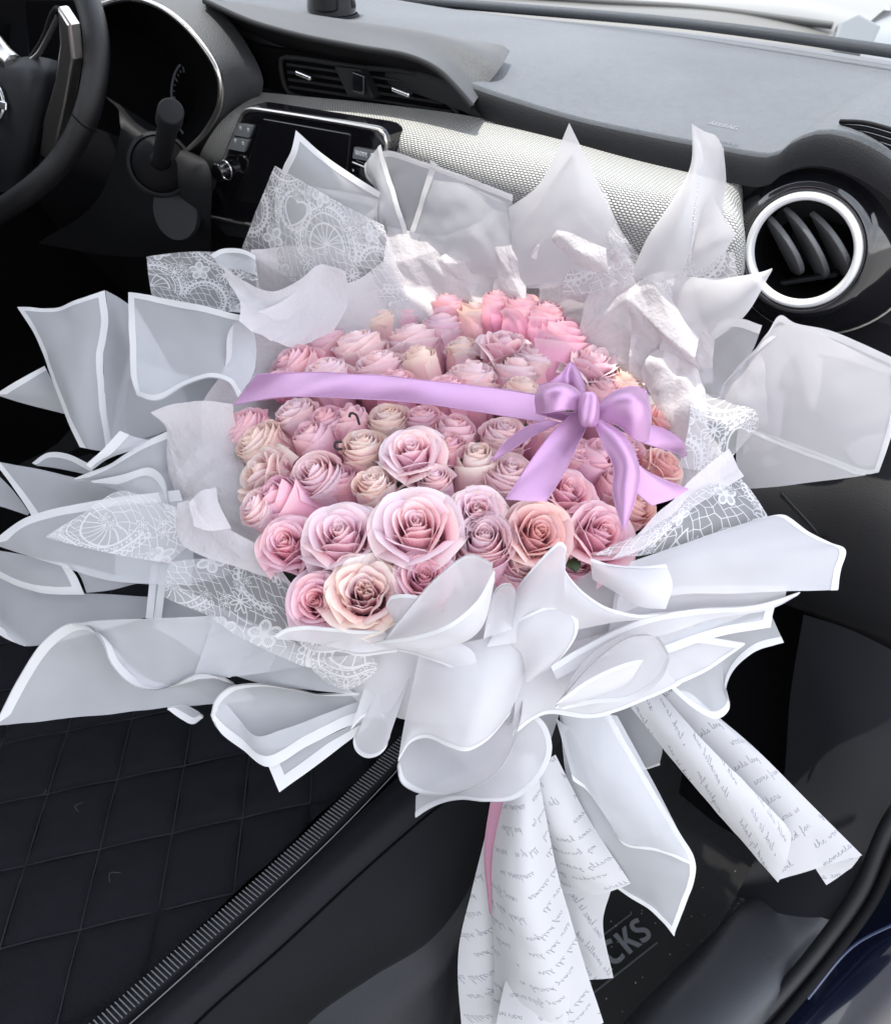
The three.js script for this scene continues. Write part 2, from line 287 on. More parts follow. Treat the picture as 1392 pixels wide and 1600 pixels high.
// steering column shroud, stalk
{
  part('column_shroud', loft([[[165, 150], [230, 190], [300, 235]], [[190, 190], [240, 240], [330, 270]], [[160, 300], [230, 330], [330, 345]], [[60, 380], [180, 400], [330, 400]]].map((r, k) => r.map(([x, y]) => KZ(x, y, [-.69, -.63, -.64, -.72][k]))), 20, 20), M.plastic, dash);
  const a = KZ(250, 258, -.625), c = KZ(258, 222, -.585), e = KZ(266, 180, -.545), ax = e.clone().sub(a).normalize(), qa = new THREE.Quaternion().setFromUnitVectors(V(0, 1, 0), ax);
  const turned = (pts, p) => new THREE.LatheGeometry(pts.map((q) => new THREE.Vector2(...q)), 28).applyQuaternion(qa).translate(p.x, p.y, p.z);
  const st = part('wiper_stalk', tube([a, c, e], .0105, 12, 16), M.plastic, dash);
  part('stalk_boot', turned([[.033, -.012], [.034, .0], [.031, .008], [.024, .016], [.012, .024]], a), M.black, st);
  part('stalk_knob', turned([[0, .016], [.011, .0155], [.0128, .012], [.0132, -.02], [.0105, -.024]], e), M.plastic, st);
  part('boot_ring', turned([[.034, -.004], [.038, -.002], [.038, .004], [.034, .006]], a), M.plastic, st);
  part('round_cap', new THREE.CylinderGeometry(.034, .035, .006, 40).rotateX(Math.PI / 2 - .25).applyMatrix4(M4(KZ(276, 330, -.628), [0, .25, 0])), std([.022, .023, .027], .5), dash);
}
// ------------------------------------------------------------------ steering wheel
{
  const wheel = thing('steering_wheel', 'black leather steering wheel with silver spoke in the upper left corner', 'steering wheel');
  const P = (x, y, z) => KZ(x, y, z);
  const rimPts = [[-40, -90, -.60], [60, -70, -.61], [120, -30, -.605], [143, 20, -.595], [152, 80, -.58], [140, 165, -.555], [105, 240, -.53], [45, 300, -.50], [-60, 350, -.475], [-200, 330, -.45]].map((a) => P(...a));
  part('rim', tube(rimPts, .0138, 90, 20), M.leather, wheel);
  part('rim_seam', tube([[112, 178], [130, 196], [152, 206]].map(([x, y]) => P(x, y, -.528)), .0009, 10, 6), M.deep, wheel);
  const spoke = [[92, 18], [106, 40], [112, 90], [100, 160], [88, 215], [76, 248], [64, 240], [70, 190], [88, 130], [96, 70]];
  part('spoke', flat(spoke.map(([x, y]) => P(x, y, -.552)), -.552, .008, .003), M.satinMetal, wheel);
  part('spoke_frame', tube([[42, 105], [70, 60], [92, 14], [116, 40], [124, 95], [108, 175], [82, 262]].map(([x, y]) => P(x, y, -.585)), .004, 40, 8), M.black, wheel);
  part('spoke_arm', tube([[40, 100], [60, 85], [75, 60], [92, 25]].map(([x, y]) => P(x, y, -.58)), .003, 20, 8), M.satinMetal, wheel);
  part('lower_spoke', tube([[-30, 40], [5, 85], [22, 100]].map(([x, y]) => P(x, y, -.575)), .012, 12, 10), M.satinMetal, wheel);
  const hub = part('airbag_cover', loft([[[-120, 110], [0, 95], [60, 88], [90, 95]], [[-120, 120], [0, 118], [60, 120], [88, 130]], [[-120, 200], [0, 215], [50, 220], [72, 200]], [[-120, 280], [0, 300], [40, 290], [62, 255]]].map((r, k) => r.map(([x, y], i) => P(x, y, [-.585, -.555, -.54, -.56][k] - (i === 3 ? .03 : 0)))), 20, 16), M.plastic, wheel);
  part('emblem_ring', new THREE.TorusGeometry(.021, .0028, 8, 40).applyMatrix4(M4(P(-12, 160, -.535), [-.35, .2, 0])), M.chrome, hub);
  part('emblem_bar', box(.052, .009, .003, M4(P(-12, 160, -.534), [-.35, .2, 0]), .001), M.chrome, hub);
  part('switch_pad', flat([[52, 205], [66, 200], [62, 262], [52, 258]].map(([x, y]) => P(x, y, -.56)), -.56, .006, .001), M.gloss, wheel);
}
// ------------------------------------------------------------------ phone mount on the dashboard
{
  const p = KY(520, 38, -.222 + .02), m = thing('phone_mount', 'small round black phone mount standing on the dashboard', 'phone mount', null, p);
  part('suction_base', new THREE.LatheGeometry([[0, 0], [.034, 0], [.035, .004], [.033, .01], [.031, .012]].map((a) => new THREE.Vector2(...a)), 32).translate(p.x, p.y, p.z), M.black, m);
  part('mount_body', new THREE.LatheGeometry([[.029, .011], [.03, .02], [.028, .034], [.03, .04], [.029, .052], [0, .056]].map((a) => new THREE.Vector2(...a)), 32).translate(p.x, p.y, p.z), M.gloss, m);
  part('mount_arm', tube([p.clone().add(V(0, .05, 0)), p.clone().add(V(-.012, .07, -.01)), p.clone().add(V(0, .1, -.02))], .012, 10, 12), M.black, m);
}
// ------------------------------------------------------------------ car parked outside, beyond the glass
{
  const car = thing('parked_car', 'pale silver car parked outside, seen bright through the windscreen', 'car');
  const silver = phy([.115, .112, .105], .45, { metalness: .1, clearcoat: .25, clearcoatRoughness: .2 });
  const Q = (x, y, t) => D(x, y, t);
  part('bonnet', loft([[[300, -60, 4.2], [700, -50, 4.2], [1000, -55, 4.1], [1250, -40, 3.9], [1420, -10, 3.7]], [[300, -10, 3.7], [700, -12, 3.6], [1000, -14, 3.5], [1250, -2, 3.4], [1370, 24, 3.3]], [[300, 25, 3.4], [700, 18, 3.3], [1000, 20, 3.2], [1250, 34, 3.1], [1345, 58, 3.05]], [[300, 90, 3.3], [700, 100, 3.2], [1000, 110, 3.1], [1250, 120, 3.0], [1345, 130, 2.95]]].map((r) => r.map((a) => Q(...a))), 40, 24), silver, car);
  part('headlight', flat([V(-.05, -.03, 0), V(.06, -.045, 0), V(.085, .01, 0), V(.02, .045, 0), V(-.035, .02, 0)], 0, .03, .008).applyMatrix4(basis(Q(1332, 46, 2.95), CR, CU, CF.clone().negate())), phy([.16, .17, .18], .2, { clearcoat: .5 }), car);
  part('bonnet_crease', tube([[620, -30, 3.6], [900, 0, 3.3], [1100, 14, 3.2], [1300, 40, 3.05]].map((a) => Q(...a)), .012, 40, 8), std([.05, .05, .05], .6), car);
  part('windscreen', loft([[[1392, -20, 3.9], [1500, -10, 3.9]], [[1388, 30, 3.7], [1500, 40, 3.7]]].map((r) => r.map((a) => Q(...a))), 4, 4), M.gloss, car);
  part('front_wing', loft([[[1330, 10, 3.5], [1420, 20, 3.6]], [[1345, 60, 3.1], [1440, 70, 3.3]], [[1340, 150, 3.0], [1440, 160, 3.2]]].map((r) => r.map((a) => Q(...a))), 10, 10), std([.16, .17, .18], .4), car);
}
// ------------------------------------------------------------------ passenger seat
{
  const seat = thing('passenger_seat', 'black quilted passenger seat with stitched piping under the bouquet', 'car seat');
  const weave = dataTex(256, (x, y) => { const a = Math.sin(x * Math.PI * 64), b = Math.sin(y * Math.PI * 64); return .5 + .25 * a * b + .12 * noise.noise(x * 20, y * 20, 3); });
  const fabric = phy([.0085, .0089, .0118], .9, { specularIntensity: .35, bumpMap: rep(weave, 16), bumpScale: .0009 });
  const fabric2 = phy([.0105, .011, .014], .75, { specularIntensity: .4, bumpMap: rep(weave, 22), bumpScale: .0005 });
  const SY = -.70, XR = -.378;
  const n0 = KY(156, 1325, SY), a = KY(269, 1300, SY).sub(n0), b = KY(183, 1216, SY).sub(n0);
  for (let i = -4; i <= 5; i++) for (let j = -3; j <= 4; j++) {
    const o = n0.clone().addScaledVector(a, i).addScaledVector(b, j), c = o.clone().addScaledVector(a, .5).addScaledVector(b, .5);
    if (Math.min(o.x, o.x + a.x, o.x + b.x, o.x + a.x + b.x) > XR - .004 || c.z > .06 || c.z < -.56 || c.x < -.95) continue;
    part('quilt_panel', grid((u, v) => {
      const p = o.clone().addScaledVector(a, u).addScaledVector(b, v);
      const e = Math.min(u, 1 - u, v, 1 - v), k = Math.min(1, e / .10);
      p.y += .0036 * Math.sin(k * Math.PI / 2) - .0024 + .004 * Math.sin(u * Math.PI) * Math.sin(v * Math.PI);
      p.y += .0022 * fbm(p.x * 30, 0, p.z * 30, 3);
      if (p.x > XR) p.x = XR; return p;
    }, 14, 14), fabric, seat);
    for (const [s, e] of [[a, 0], [b, 1]]) { // seam thread along two sides of each panel
      const p0 = o.clone().setY(SY - .0022), p1 = o.clone().add(s).setY(SY - .0022); if (p1.x > XR || p0.x > XR) continue;
      part('seam', tube([p0, p0.clone().lerp(p1, .5).add(V(0, .0012, 0)), p1], .00075, 6, 5), std([.013, .0135, .018], .85), seat);
    }
  }
  part('cushion_core', box(.72, .16, .62, M4(V(-.73, SY - .088, -.2)), .02), M.deep, seat);
  // piping rail with ladder stitches
  const pipe = [[60, 1690], [170, 1600], [290, 1495], [400, 1396], [510, 1292], [600, 1200], [680, 1110], [740, 1030]].map(([x, y], k) => KY(x, y, SY + .006));
  part('piping', tube(pipe, .0085, 80, 12), fabric2, seat);
  const pc = curve(pipe), thread = std([.12, .122, .13], .7), nS = 118;
  const st = new THREE.CapsuleGeometry(.00055, .0125, 2, 5);
  for (let k = 0; k < nS; k++) {
    const s = .04 + .8 * k / nS, p = pc(s), t = pc(s + .004).sub(p).normalize(), side = V(0, 1, 0).cross(t).normalize().negate();
    const m = new THREE.Mesh(st, thread); m.name = 'stitch'; m.castShadow = m.receiveShadow = true;
    m.position.copy(p).add(V(0, .0082, 0)).addScaledVector(side, .001); m.quaternion.setFromUnitVectors(V(0, 1, 0), side.clone().add(V(0, -.15, 0)).addScaledVector(t, .12).normalize()); seat.add(m);
  }
  for (let k = 0; k < 90; k++) { // running stitch beside the rail
    const s = .04 + .8 * k / 90, p = pc(s), q = pc(s + .006), t = q.clone().sub(p).normalize(), side = V(0, 1, 0).cross(t).normalize().negate();
    const m = new THREE.Mesh(k ? seat.userData.runG : (seat.userData.runG = new THREE.CapsuleGeometry(.0006, .0045, 2, 5)), thread); m.name = 'running_stitch';
    m.position.copy(p).addScaledVector(side, .013).add(V(0, .0035, 0)); m.quaternion.setFromUnitVectors(V(0, 1, 0), t); seat.add(m);
  }
  delete seat.userData.runG;
  const rail = (l, y) => l.map(([x, yy, q]) => KY(x, yy, q ?? y));
  const r0 = rail([[95, 1690], [200, 1600], [320, 1490], [430, 1390], [540, 1290], [640, 1195], [720, 1100], [780, 1010]], SY + .002);
  const r1 = rail([[150, 1700], [250, 1602], [375, 1495], [490, 1385], [600, 1290], [690, 1210], [765, 1120], [820, 1030]], SY + .010);
  const r2 = rail([[230, 1690], [306, 1600], [440, 1480], [560, 1368], [660, 1280], [740, 1215], [800, 1140], [850, 1050]], SY - .004);
  const r3 = rail([[420, 1690], [478, 1600], [580, 1525], [668, 1470], [725, 1400], [765, 1310], [815, 1220], [870, 1130]], SY - .105);
  part('bolster', loft([r0, r1, r2], 60, 16), fabric2, seat);
  part('side_panel', loft([r2, r2.map((p, i) => p.clone().lerp(r3[i], .5).add(V(.008, .008, 0))), r3], 60, 14), phy([.006, .0062, .008], .75, { specularIntensity: .35, bumpMap: rep(weave, 20), bumpScale: .0004 }), seat);
  part('panel_seam', tube(r2.map((p) => p.clone().add(V(.0005, .0005, 0))), .0011, 80, 6), M.deep, seat);
  const r4 = r3.map((p) => p.clone().add(V(-.004, -.002, 0)));
  const r5 = rail([[620, 1700], [655, 1620], [680, 1580], [705, 1520], [740, 1420], [772, 1330], [820, 1240], [880, 1150]], SY - .17);
  const r6 = rail([[660, 1750], [690, 1660], [705, 1610], [722, 1550], [750, 1450], [776, 1350], [825, 1260], [885, 1180]], SY - .26);
  part('plastic_valance', loft([r4, r4.map((p, i) => p.clone().lerp(r5[i], .5).add(V(.012, .004, 0))), r5, r6], 50, 20), phy([.014, .0145, .018], .5, { specularIntensity: .6, bumpMap: rep(leatherBump, 8), bumpScale: .0002 }), seat);
  part('valance_lip', tube(r4.map((p) => p.clone().add(V(.002, .001, 0))), .0028, 80, 8), M.black, seat);
  // front roll of the cushion, mostly under the wrapping
  part('front_roll', loft([[V(-1.05, SY, -.44), V(-.7, SY, -.45), V(-.40, SY, -.46)], [V(-1.05, SY - .02, -.50), V(-.7, SY - .02, -.51), V(-.38, SY - .02, -.52)], [V(-1.05, SY - .1, -.51), V(-.7, SY - .1, -.52), V(-.37, SY - .1, -.53)], [V(-1.05, SY - .28, -.46), V(-.7, SY - .28, -.47), V(-.37, SY - .28, -.48)]], 16, 16), fabric, seat);
}
{ // stray hairs and lint on the black fabric
  const g = []; for (let k = 0; k < 11; k++) { const t = k % 2 ? rr(.1, .9) : rr(.2, .8), p = V(-.30 - rr(0, .06), -.693, -.05 - t * .33), a = rnd() * 6.28, L = rr(.003, .007); if (k < 9) p.set(-.45 - rr(0, .3), -.6945, -.02 - t * .3); g.push(tube([p, p.clone().add(V(Math.cos(a) * L, .002, Math.sin(a) * L)), p.clone().add(V(Math.cos(a + .9) * L * 1.6, .0005, Math.sin(a + .9) * L * 1.6))], .00014, 14, 4)); }
  const m = part('lint', g, std([.13, .13, .135], .8)); m.userData = { kind: 'stuff', label: 'tiny pale hairs and lint lying on the black seat fabric', category: 'lint' };
}
// ------------------------------------------------------------------ footwell: carpet, mat, sill, side panels, door seal
{
  const carpet = std([.003, .0032, .0045], .95, 0, { bumpMap: rep(grain, 14), bumpScale: .003 });
  struct('footwell_carpet', grid((u, v) => { const x = -1.7 + u * 1.72, z = .3 - v * 1.35; return V(x, -1.05 + Math.max(0, (v - .72)) * .75 + .004 * fbm(x * 20, 0, z * 20, 3), z); }, 60, 40), carpet);
  const mat = thing('floor_mat', 'black carpet floor mat with grey lettering in the passenger footwell', 'floor mat');
  const fy = -1.03, q = [[720, 1720], [1010, 1600], [1190, 1330], [1010, 1120], [860, 1180], [640, 1420]].map(([x, y]) => KY(x, y, fy));
  part('mat_carpet', new THREE.ExtrudeGeometry(new THREE.Shape(q.map((p) => new THREE.Vector2(p.x, -p.z))), { depth: .008, bevelEnabled: true, bevelSize: .004, bevelThickness: .003, bevelSegments: 2 }).rotateX(-Math.PI / 2).translate(0, fy - .012, 0), std([.004, .0042, .006], .95, 0, { bumpMap: rep(grain, 40), bumpScale: .003 }), mat);
  const o = KY(925, 1512, fy + .001), e = KY(1018, 1440, fy + .001), dx = e.clone().sub(o).normalize(), up = V(0, 1, 0), dy = up.clone().cross(dx).normalize();
  const g = text('KICKS', .027, .0012); g.applyMatrix4(basis(KY(958, 1486, fy + .0005), dx, dy, up)); part('mat_lettering', g, std([.10, .10, .11], .6), mat);
  for (const s of [-1, 1]) part('mat_logo_line', box(.10, .001, .0015, basis(KY(957, 1488, fy + .001).addScaledVector(dy, s * .021), dx, up, dx.clone().cross(up))), std([.05, .052, .06], .7), mat);
  const sp = []; for (let k = 0; k < 130; k++) { const px = rr(800, 1200), p = KY(px, rr(1300, 1600), fy + .0018); sp.push(new THREE.TetrahedronGeometry(rr(.0004, .0011)).translate(p.x, p.y, p.z)); }
  const gr = part('grit', sp, std([.4, .38, .35], .8)); gr.userData = { kind: 'stuff', label: 'pale crumbs of grit scattered over the floor mat and sill', category: 'grit' };

  const sillMat = std([.046, .048, .055], .5, 0, { bumpMap: rep(leatherBump, 6), bumpScale: .00015, roughnessMap: dataTex(256, (x, y) => .75 + .5 * fbm(x * 6, y * 6, 4, 4)) });
  const sill = thing('door_sill', 'dark grey scuffed plastic door sill trim beside the floor mat', 'door sill');
  const rail = (l) => l.map(([x, y, yy]) => KY(x, y, yy));
  const s0 = rail([[880, 1700, -1.0], [985, 1585, -1.0], [1080, 1490, -1.0], [1150, 1420, -1.0], [1195, 1370, -1.0]]);
  const s1 = rail([[930, 1700, -.945], [1025, 1580, -.945], [1100, 1500, -.945], [1160, 1425, -.945], [1215, 1405, -.945]]);
  const s2 = rail([[1080, 1700, -.93], [1160, 1600, -.93], [1225, 1530, -.93], [1275, 1470, -.93], [1300, 1440, -.93]]);
  const s3 = rail([[1100, 1710, -.955], [1185, 1608, -.955], [1245, 1540, -.955], [1290, 1482, -.955], [1312, 1450, -.955]]);
  part('sill_trim', loft([s0, s1, s2, s3], 40, 20), sillMat, sill);
  const kick = thing('kick_panel', 'dark grey curved plastic panel at the right side of the footwell', 'kick panel');
  part('panel_skin', loft([
    [[1255, 960, .92], [1330, 985, .86], [1400, 1020, .82], [1470, 1060, .80]],
    [[1235, 1080, .98], [1320, 1120, .90], [1400, 1150, .85], [1470, 1190, .82]],
    [[1215, 1260, 1.02], [1300, 1290, .92], [1385, 1290, .86], [1440, 1310, .83]],
    [[1150, 1400, 1.03], [1230, 1430, .95], [1300, 1430, .90], [1345, 1400, .875]]].map((r) => r.map((a) => D(...a))), 30, 30), phy([.028, .029, .034], .55, { specularIntensity: .5, bumpMap: rep(leatherBump, 6), bumpScale: .0002 }), kick);
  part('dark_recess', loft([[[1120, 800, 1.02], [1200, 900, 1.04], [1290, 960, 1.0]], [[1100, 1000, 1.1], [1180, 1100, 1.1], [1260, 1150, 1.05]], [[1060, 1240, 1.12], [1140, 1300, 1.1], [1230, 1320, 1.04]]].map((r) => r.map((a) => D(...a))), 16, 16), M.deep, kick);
  const glove = thing('glove_box', 'black lower dashboard with glove box lid behind the bouquet on the right', 'glove box');
  part('lid', loft([[[1120, 700, .86], [1250, 690, .83], [1400, 690, .78], [1500, 700, .75]], [[1150, 780, .84], [1260, 790, .81], [1400, 830, .76], [1500, 850, .74]], [[1190, 900, .90], [1270, 930, .85], [1400, 980, .80], [1500, 1020, .78]], [[1190, 930, .98], [1290, 970, .92], [1400, 1020, .86], [1500, 1060, .84]]].map((r) => r.map((a) => D(...a))), 30, 24), phy([.009, .0093, .011], .6, { specularIntensity: .5, bumpMap: rep(leatherBump, 6), bumpScale: .0002 }), glove);
  part('lid_edge', tube([[1285, 842, .80], [1330, 905, .82], [1362, 965, .815]].map((a) => D(...a)), .0022, 20, 8), M.plastic, glove);
  part('side_seam', tube([[1220, 770, .82], [1290, 850, .81], [1325, 920, .825]].map((a) => D(...a)), .0012, 20, 8), M.plastic, glove);
  const seal = thing('door_seal', 'black rubber seal curving along the door opening at lower right', 'door seal');
  part('rubber_seal', tube([[1470, 1180, .80], [1392, 1285, .83], [1345, 1390, .865], [1290, 1470, .89], [1215, 1560, .905], [1120, 1660, .91]].map((a) => D(...a)), .0085, 60, 12), std([.010, .0105, .013], .5), seal);
  part('seal_lip', tube([[1490, 1200, .79], [1412, 1305, .82], [1365, 1405, .855], [1308, 1485, .88], [1232, 1578, .895], [1140, 1680, .9]].map((a) => D(...a)), .005, 60, 10), M.black, seal);
  part('painted_sill', loft([[[1440, 1190, .86], [1385, 1290, .88], [1340, 1390, .92], [1285, 1470, .94], [1205, 1560, .96], [1110, 1660, .97]], [[1540, 1200, .82], [1440, 1300, .84], [1390, 1400, .88], [1330, 1490, .90], [1250, 1590, .92], [1150, 1700, .93]], [[1600, 1260, .78], [1500, 1350, .80], [1440, 1440, .84], [1385, 1530, .87], [1310, 1620, .90], [1200, 1730, .92]], [[1700, 1350, .86], [1600, 1420, .88], [1520, 1520, .92], [1460, 1610, .95], [1380, 1700, .98], [1270, 1800, 1.0]]].map((r) => r.map((a) => D(...a))), 40, 14), bodyPaint, shell);
  part('sill_crease', tube([[1480, 1380, .815], [1420, 1430, .835], [1330, 1480, .885], [1262, 1560, .905]].map((a) => D(...a)), .0016, 30, 6), phy([.05, .07, .14], .2, { clearcoat: 1 }), shell);
}
// ------------------------------------------------------------------ roses
const TONES = { // [centre, outer face, outside base, edge]  (linear)
  pink: [[.94, .52, .61], [.95, .65, .71], [.92, .38, .55], [.96, .76, .79]],
  pale: [[.95, .61, .67], [.96, .77, .80], [.93, .45, .59], [.97, .87, .87]],
  cream: [[.95, .65, .65], [.96, .80, .76], [.93, .49, .59], [.97, .89, .79]],
  coral: [[.94, .46, .44], [.96, .67, .64], [.92, .49, .55], [.97, .79, .74]],
  lilac: [[.93, .59, .70], [.94, .73, .80], [.91, .44, .64], [.96, .83, .88]],
  deep: [[.93, .48, .62], [.94, .57, .70], [.90, .38, .58], [.96, .72, .78]],
};
const petalMat = new THREE.MeshPhysicalMaterial({ vertexColors: true, roughness: .93, side: THREE.DoubleSide, transmission: .28, thickness: 0, sheen: .25, sheenColor: lin(1, .85, .9), sheenRoughness: .6, specularIntensity: .4,
  bumpMap: dataTex(256, (x, y) => .5 + .3 * noise.noise(x * 26, y * 3, 1) + .2 * noise.noise(x * 60, y * 6, 4)), bumpScale: .0002 });
const sepalMat = std([.03, .055, .02], .7);
function petalGeo(o, tone, sc) {
  const nu = 12, nv = 12, P = [], C = [], uv = [], ix = [], T = TONES[tone], s = o.s;
  for (let j = 0; j <= nv; j++) for (let i = 0; i <= nu; i++) {
    const u = i / nu * 2 - 1, v = j / nv, au = Math.abs(u);
    const Ht = o.H * (1 - o.cut * Math.pow(au, 2.6)) + o.tip * Math.exp(-(u * u) / .03) + o.fr * .03 * Math.sin(9 * u + s);
    let y = o.y0 + v * (Ht - o.y0), r = o.R * (.38 + .62 * Math.sin(Math.min(v / .55, 1) * Math.PI / 2));
    if (v > .5) r += o.R * o.fl * ((v - .5) / .5) ** 2;
    r += u * o.d * (.4 + .6 * v);
    const w = Math.max(0, (v - .72) / .28); r += o.c * w * w * (.16 + .07 * au); y -= o.c * w * w * .10;
    const e = Math.max(0, (au - .62) / .38); r += o.c * e * e * (o.pw > 2.2 ? .03 : .10) * v;
    const a = o.a + u * o.A * (.5 + .5 * Math.pow(v, .6));
    r += (.014 + .03 * o.fr) * v * Math.sin(3.1 * a + s * 2) + o.fr * .03 * v * v * Math.sin(7 * u + s * 3); y += .014 * v * Math.sin(4 * u + s * 5);
    P.push(Math.cos(a) * r * sc, y * sc, Math.sin(a) * r * sc); uv.push(i / nu, j / nv);
    const k = o.k, f = Math.pow(v, o.pw); // base -> face -> edge
    for (let q = 0; q < 3; q++) { let c = T[2][q] * (1 - f) + (T[0][q] * (1 - k) + T[1][q] * k) * f; const ed = Math.max(0, (Math.max(v, au * .8 + .1 * v) - .84) / .16); c += (T[3][q] - c) * Math.min(1, ed) * .65; C.push(c * (1 + .05 * Math.sin(s * 9 + q))); }
  }
  for (let j = 0; j < nv; j++) for (let i = 0; i < nu; i++) { const b = j * (nu + 1) + i; ix.push(b, b + nu + 1, b + 1, b + 1, b + nu + 1, b + nu + 2); }
  const g = new THREE.BufferGeometry(); g.setAttribute('position', new THREE.Float32BufferAttribute(P, 3)); g.setAttribute('color', new THREE.Float32BufferAttribute(C, 3)); g.setAttribute('uv', new THREE.Float32BufferAttribute(uv, 2)); g.setIndex(ix); g.computeVertexNormals(); return g;
}
const KINDS = { // [ring radius, petals, top height, curl, flare]
  open: [[.05, 2, 1.30, .0, -.1], [.10, 3, 1.34, .05, 0], [.17, 3, 1.37, .15, .0], [.25, 4, 1.38, .3, .03], [.33, 4, 1.37, .5, .06], [.41, 4, 1.33, .75, .12], [.47, 5, 1.26, .95, .22], [.51, 5, 1.16, 1.1, .30]],
  bud: [[.045, 2, 1.56, 0, -.2], [.09, 2, 1.59, .05, -.22], [.15, 3, 1.60, .12, -.2], [.22, 3, 1.59, .2, -.18], [.29, 3, 1.57, .4, -.18], [.37, 3, 1.54, .6, -.2], [.45, 3, 1.49, .7, -.24], [.49, 3, 1.40, .8, -.22]],
  tight: [[.06, 2, 1.66, 0, -.38], [.13, 2, 1.70, .03, -.4], [.22, 3, 1.70, .1, -.4], [.32, 3, 1.66, .25, -.38], [.41, 3, 1.58, .4, -.34]],
};
const SPAN = { open: .76, bud: .50, tight: .43 };
function rose(px, py, dia, kind, tone, label, dir, h0 = 6.2, fr = 0) {
  if (kind !== 'open' && !dir) py -= dia * .08;
  const base = S(px, py, 0), rad = base.clone().sub(BC), R0 = .27;
  const k = Math.min(1.1, rad.length() / R0), pos = S(px, py, h0 + .6 - 6.5 * k * k);
  let ax;
  if (dir) ax = BN.clone().addScaledVector(CR, dir[0]).addScaledVector(CU, -dir[1]).addScaledVector(CF, -(dir[2] ?? 0));
  else ax = BN.clone().addScaledVector(rad.normalize(), .7 * k + .02).addScaledVector(CF, kind === 'open' ? -.14 : .06);
  ax.x += rr(-.1, .1); ax.z += rr(-.1, .1); ax.normalize();
  const depth = pos.dot(CF), sc = dia / FOC * depth / 2 / SPAN[kind], topH = KINDS[kind][2][2];
  const t = thing('rose', label, 'rose', 'pink roses of the bouquet', pos.clone().addScaledVector(ax, -topH * .93 * sc));
  t.quaternion.setFromUnitVectors(V(0, 1, 0), ax); t.rotateY(rnd() * 6.28);
  let a = rnd() * 6.28;
  KINDS[kind].forEach(([R, n, H, c, fl], ri, all) => {
    const q = ri / (all.length - 1);
    for (let i = 0; i < n; i++) {
      a += 2 * Math.PI / n * rr(.9, 1.1);
      const g = petalGeo({ R: R * rr(.95, 1.06), H: H * (kind === 'open' ? rr(.975, 1.02) : rr(.99, 1.012)), y0: -.02 * ri * 0 + rr(-.02, .02), A: Math.min(2.6, Math.PI / n * (kind === 'open' ? rr(1.35, 1.6) : rr(1.55, 1.85))), cut: ri < 2 ? .05 : kind === 'open' ? (ri > 3 ? .34 : .22) : .12, tip: (kind === 'open' ? .03 : .014) * rr(0, 1.2) * (q > .3 ? 1 : .3), c: c * rr(.7, 1.25), fl, d: .05 * (R + .1), a, s: rnd() * 10, k: q, fr: fr + rr(0, kind === 'open' ? .35 : .18) * q, pw: kind === 'open' ? 2.0 : 2.6 }, tone, sc);
      const m = new THREE.Mesh(g, petalMat); m.name = 'petal'; m.castShadow = m.receiveShadow = true; t.add(m);
    }
    a += rr(.3, .9);
  });
  const cal = new THREE.Mesh(new THREE.LatheGeometry([[.0, -.25], [.07, -.2], [.16, -.06], [.20, .04], [.16, .1]].map((p) => new THREE.Vector2(p[0] * sc, p[1] * sc)), 12), sepalMat); cal.name = 'calyx'; t.add(cal);
  return t;
}
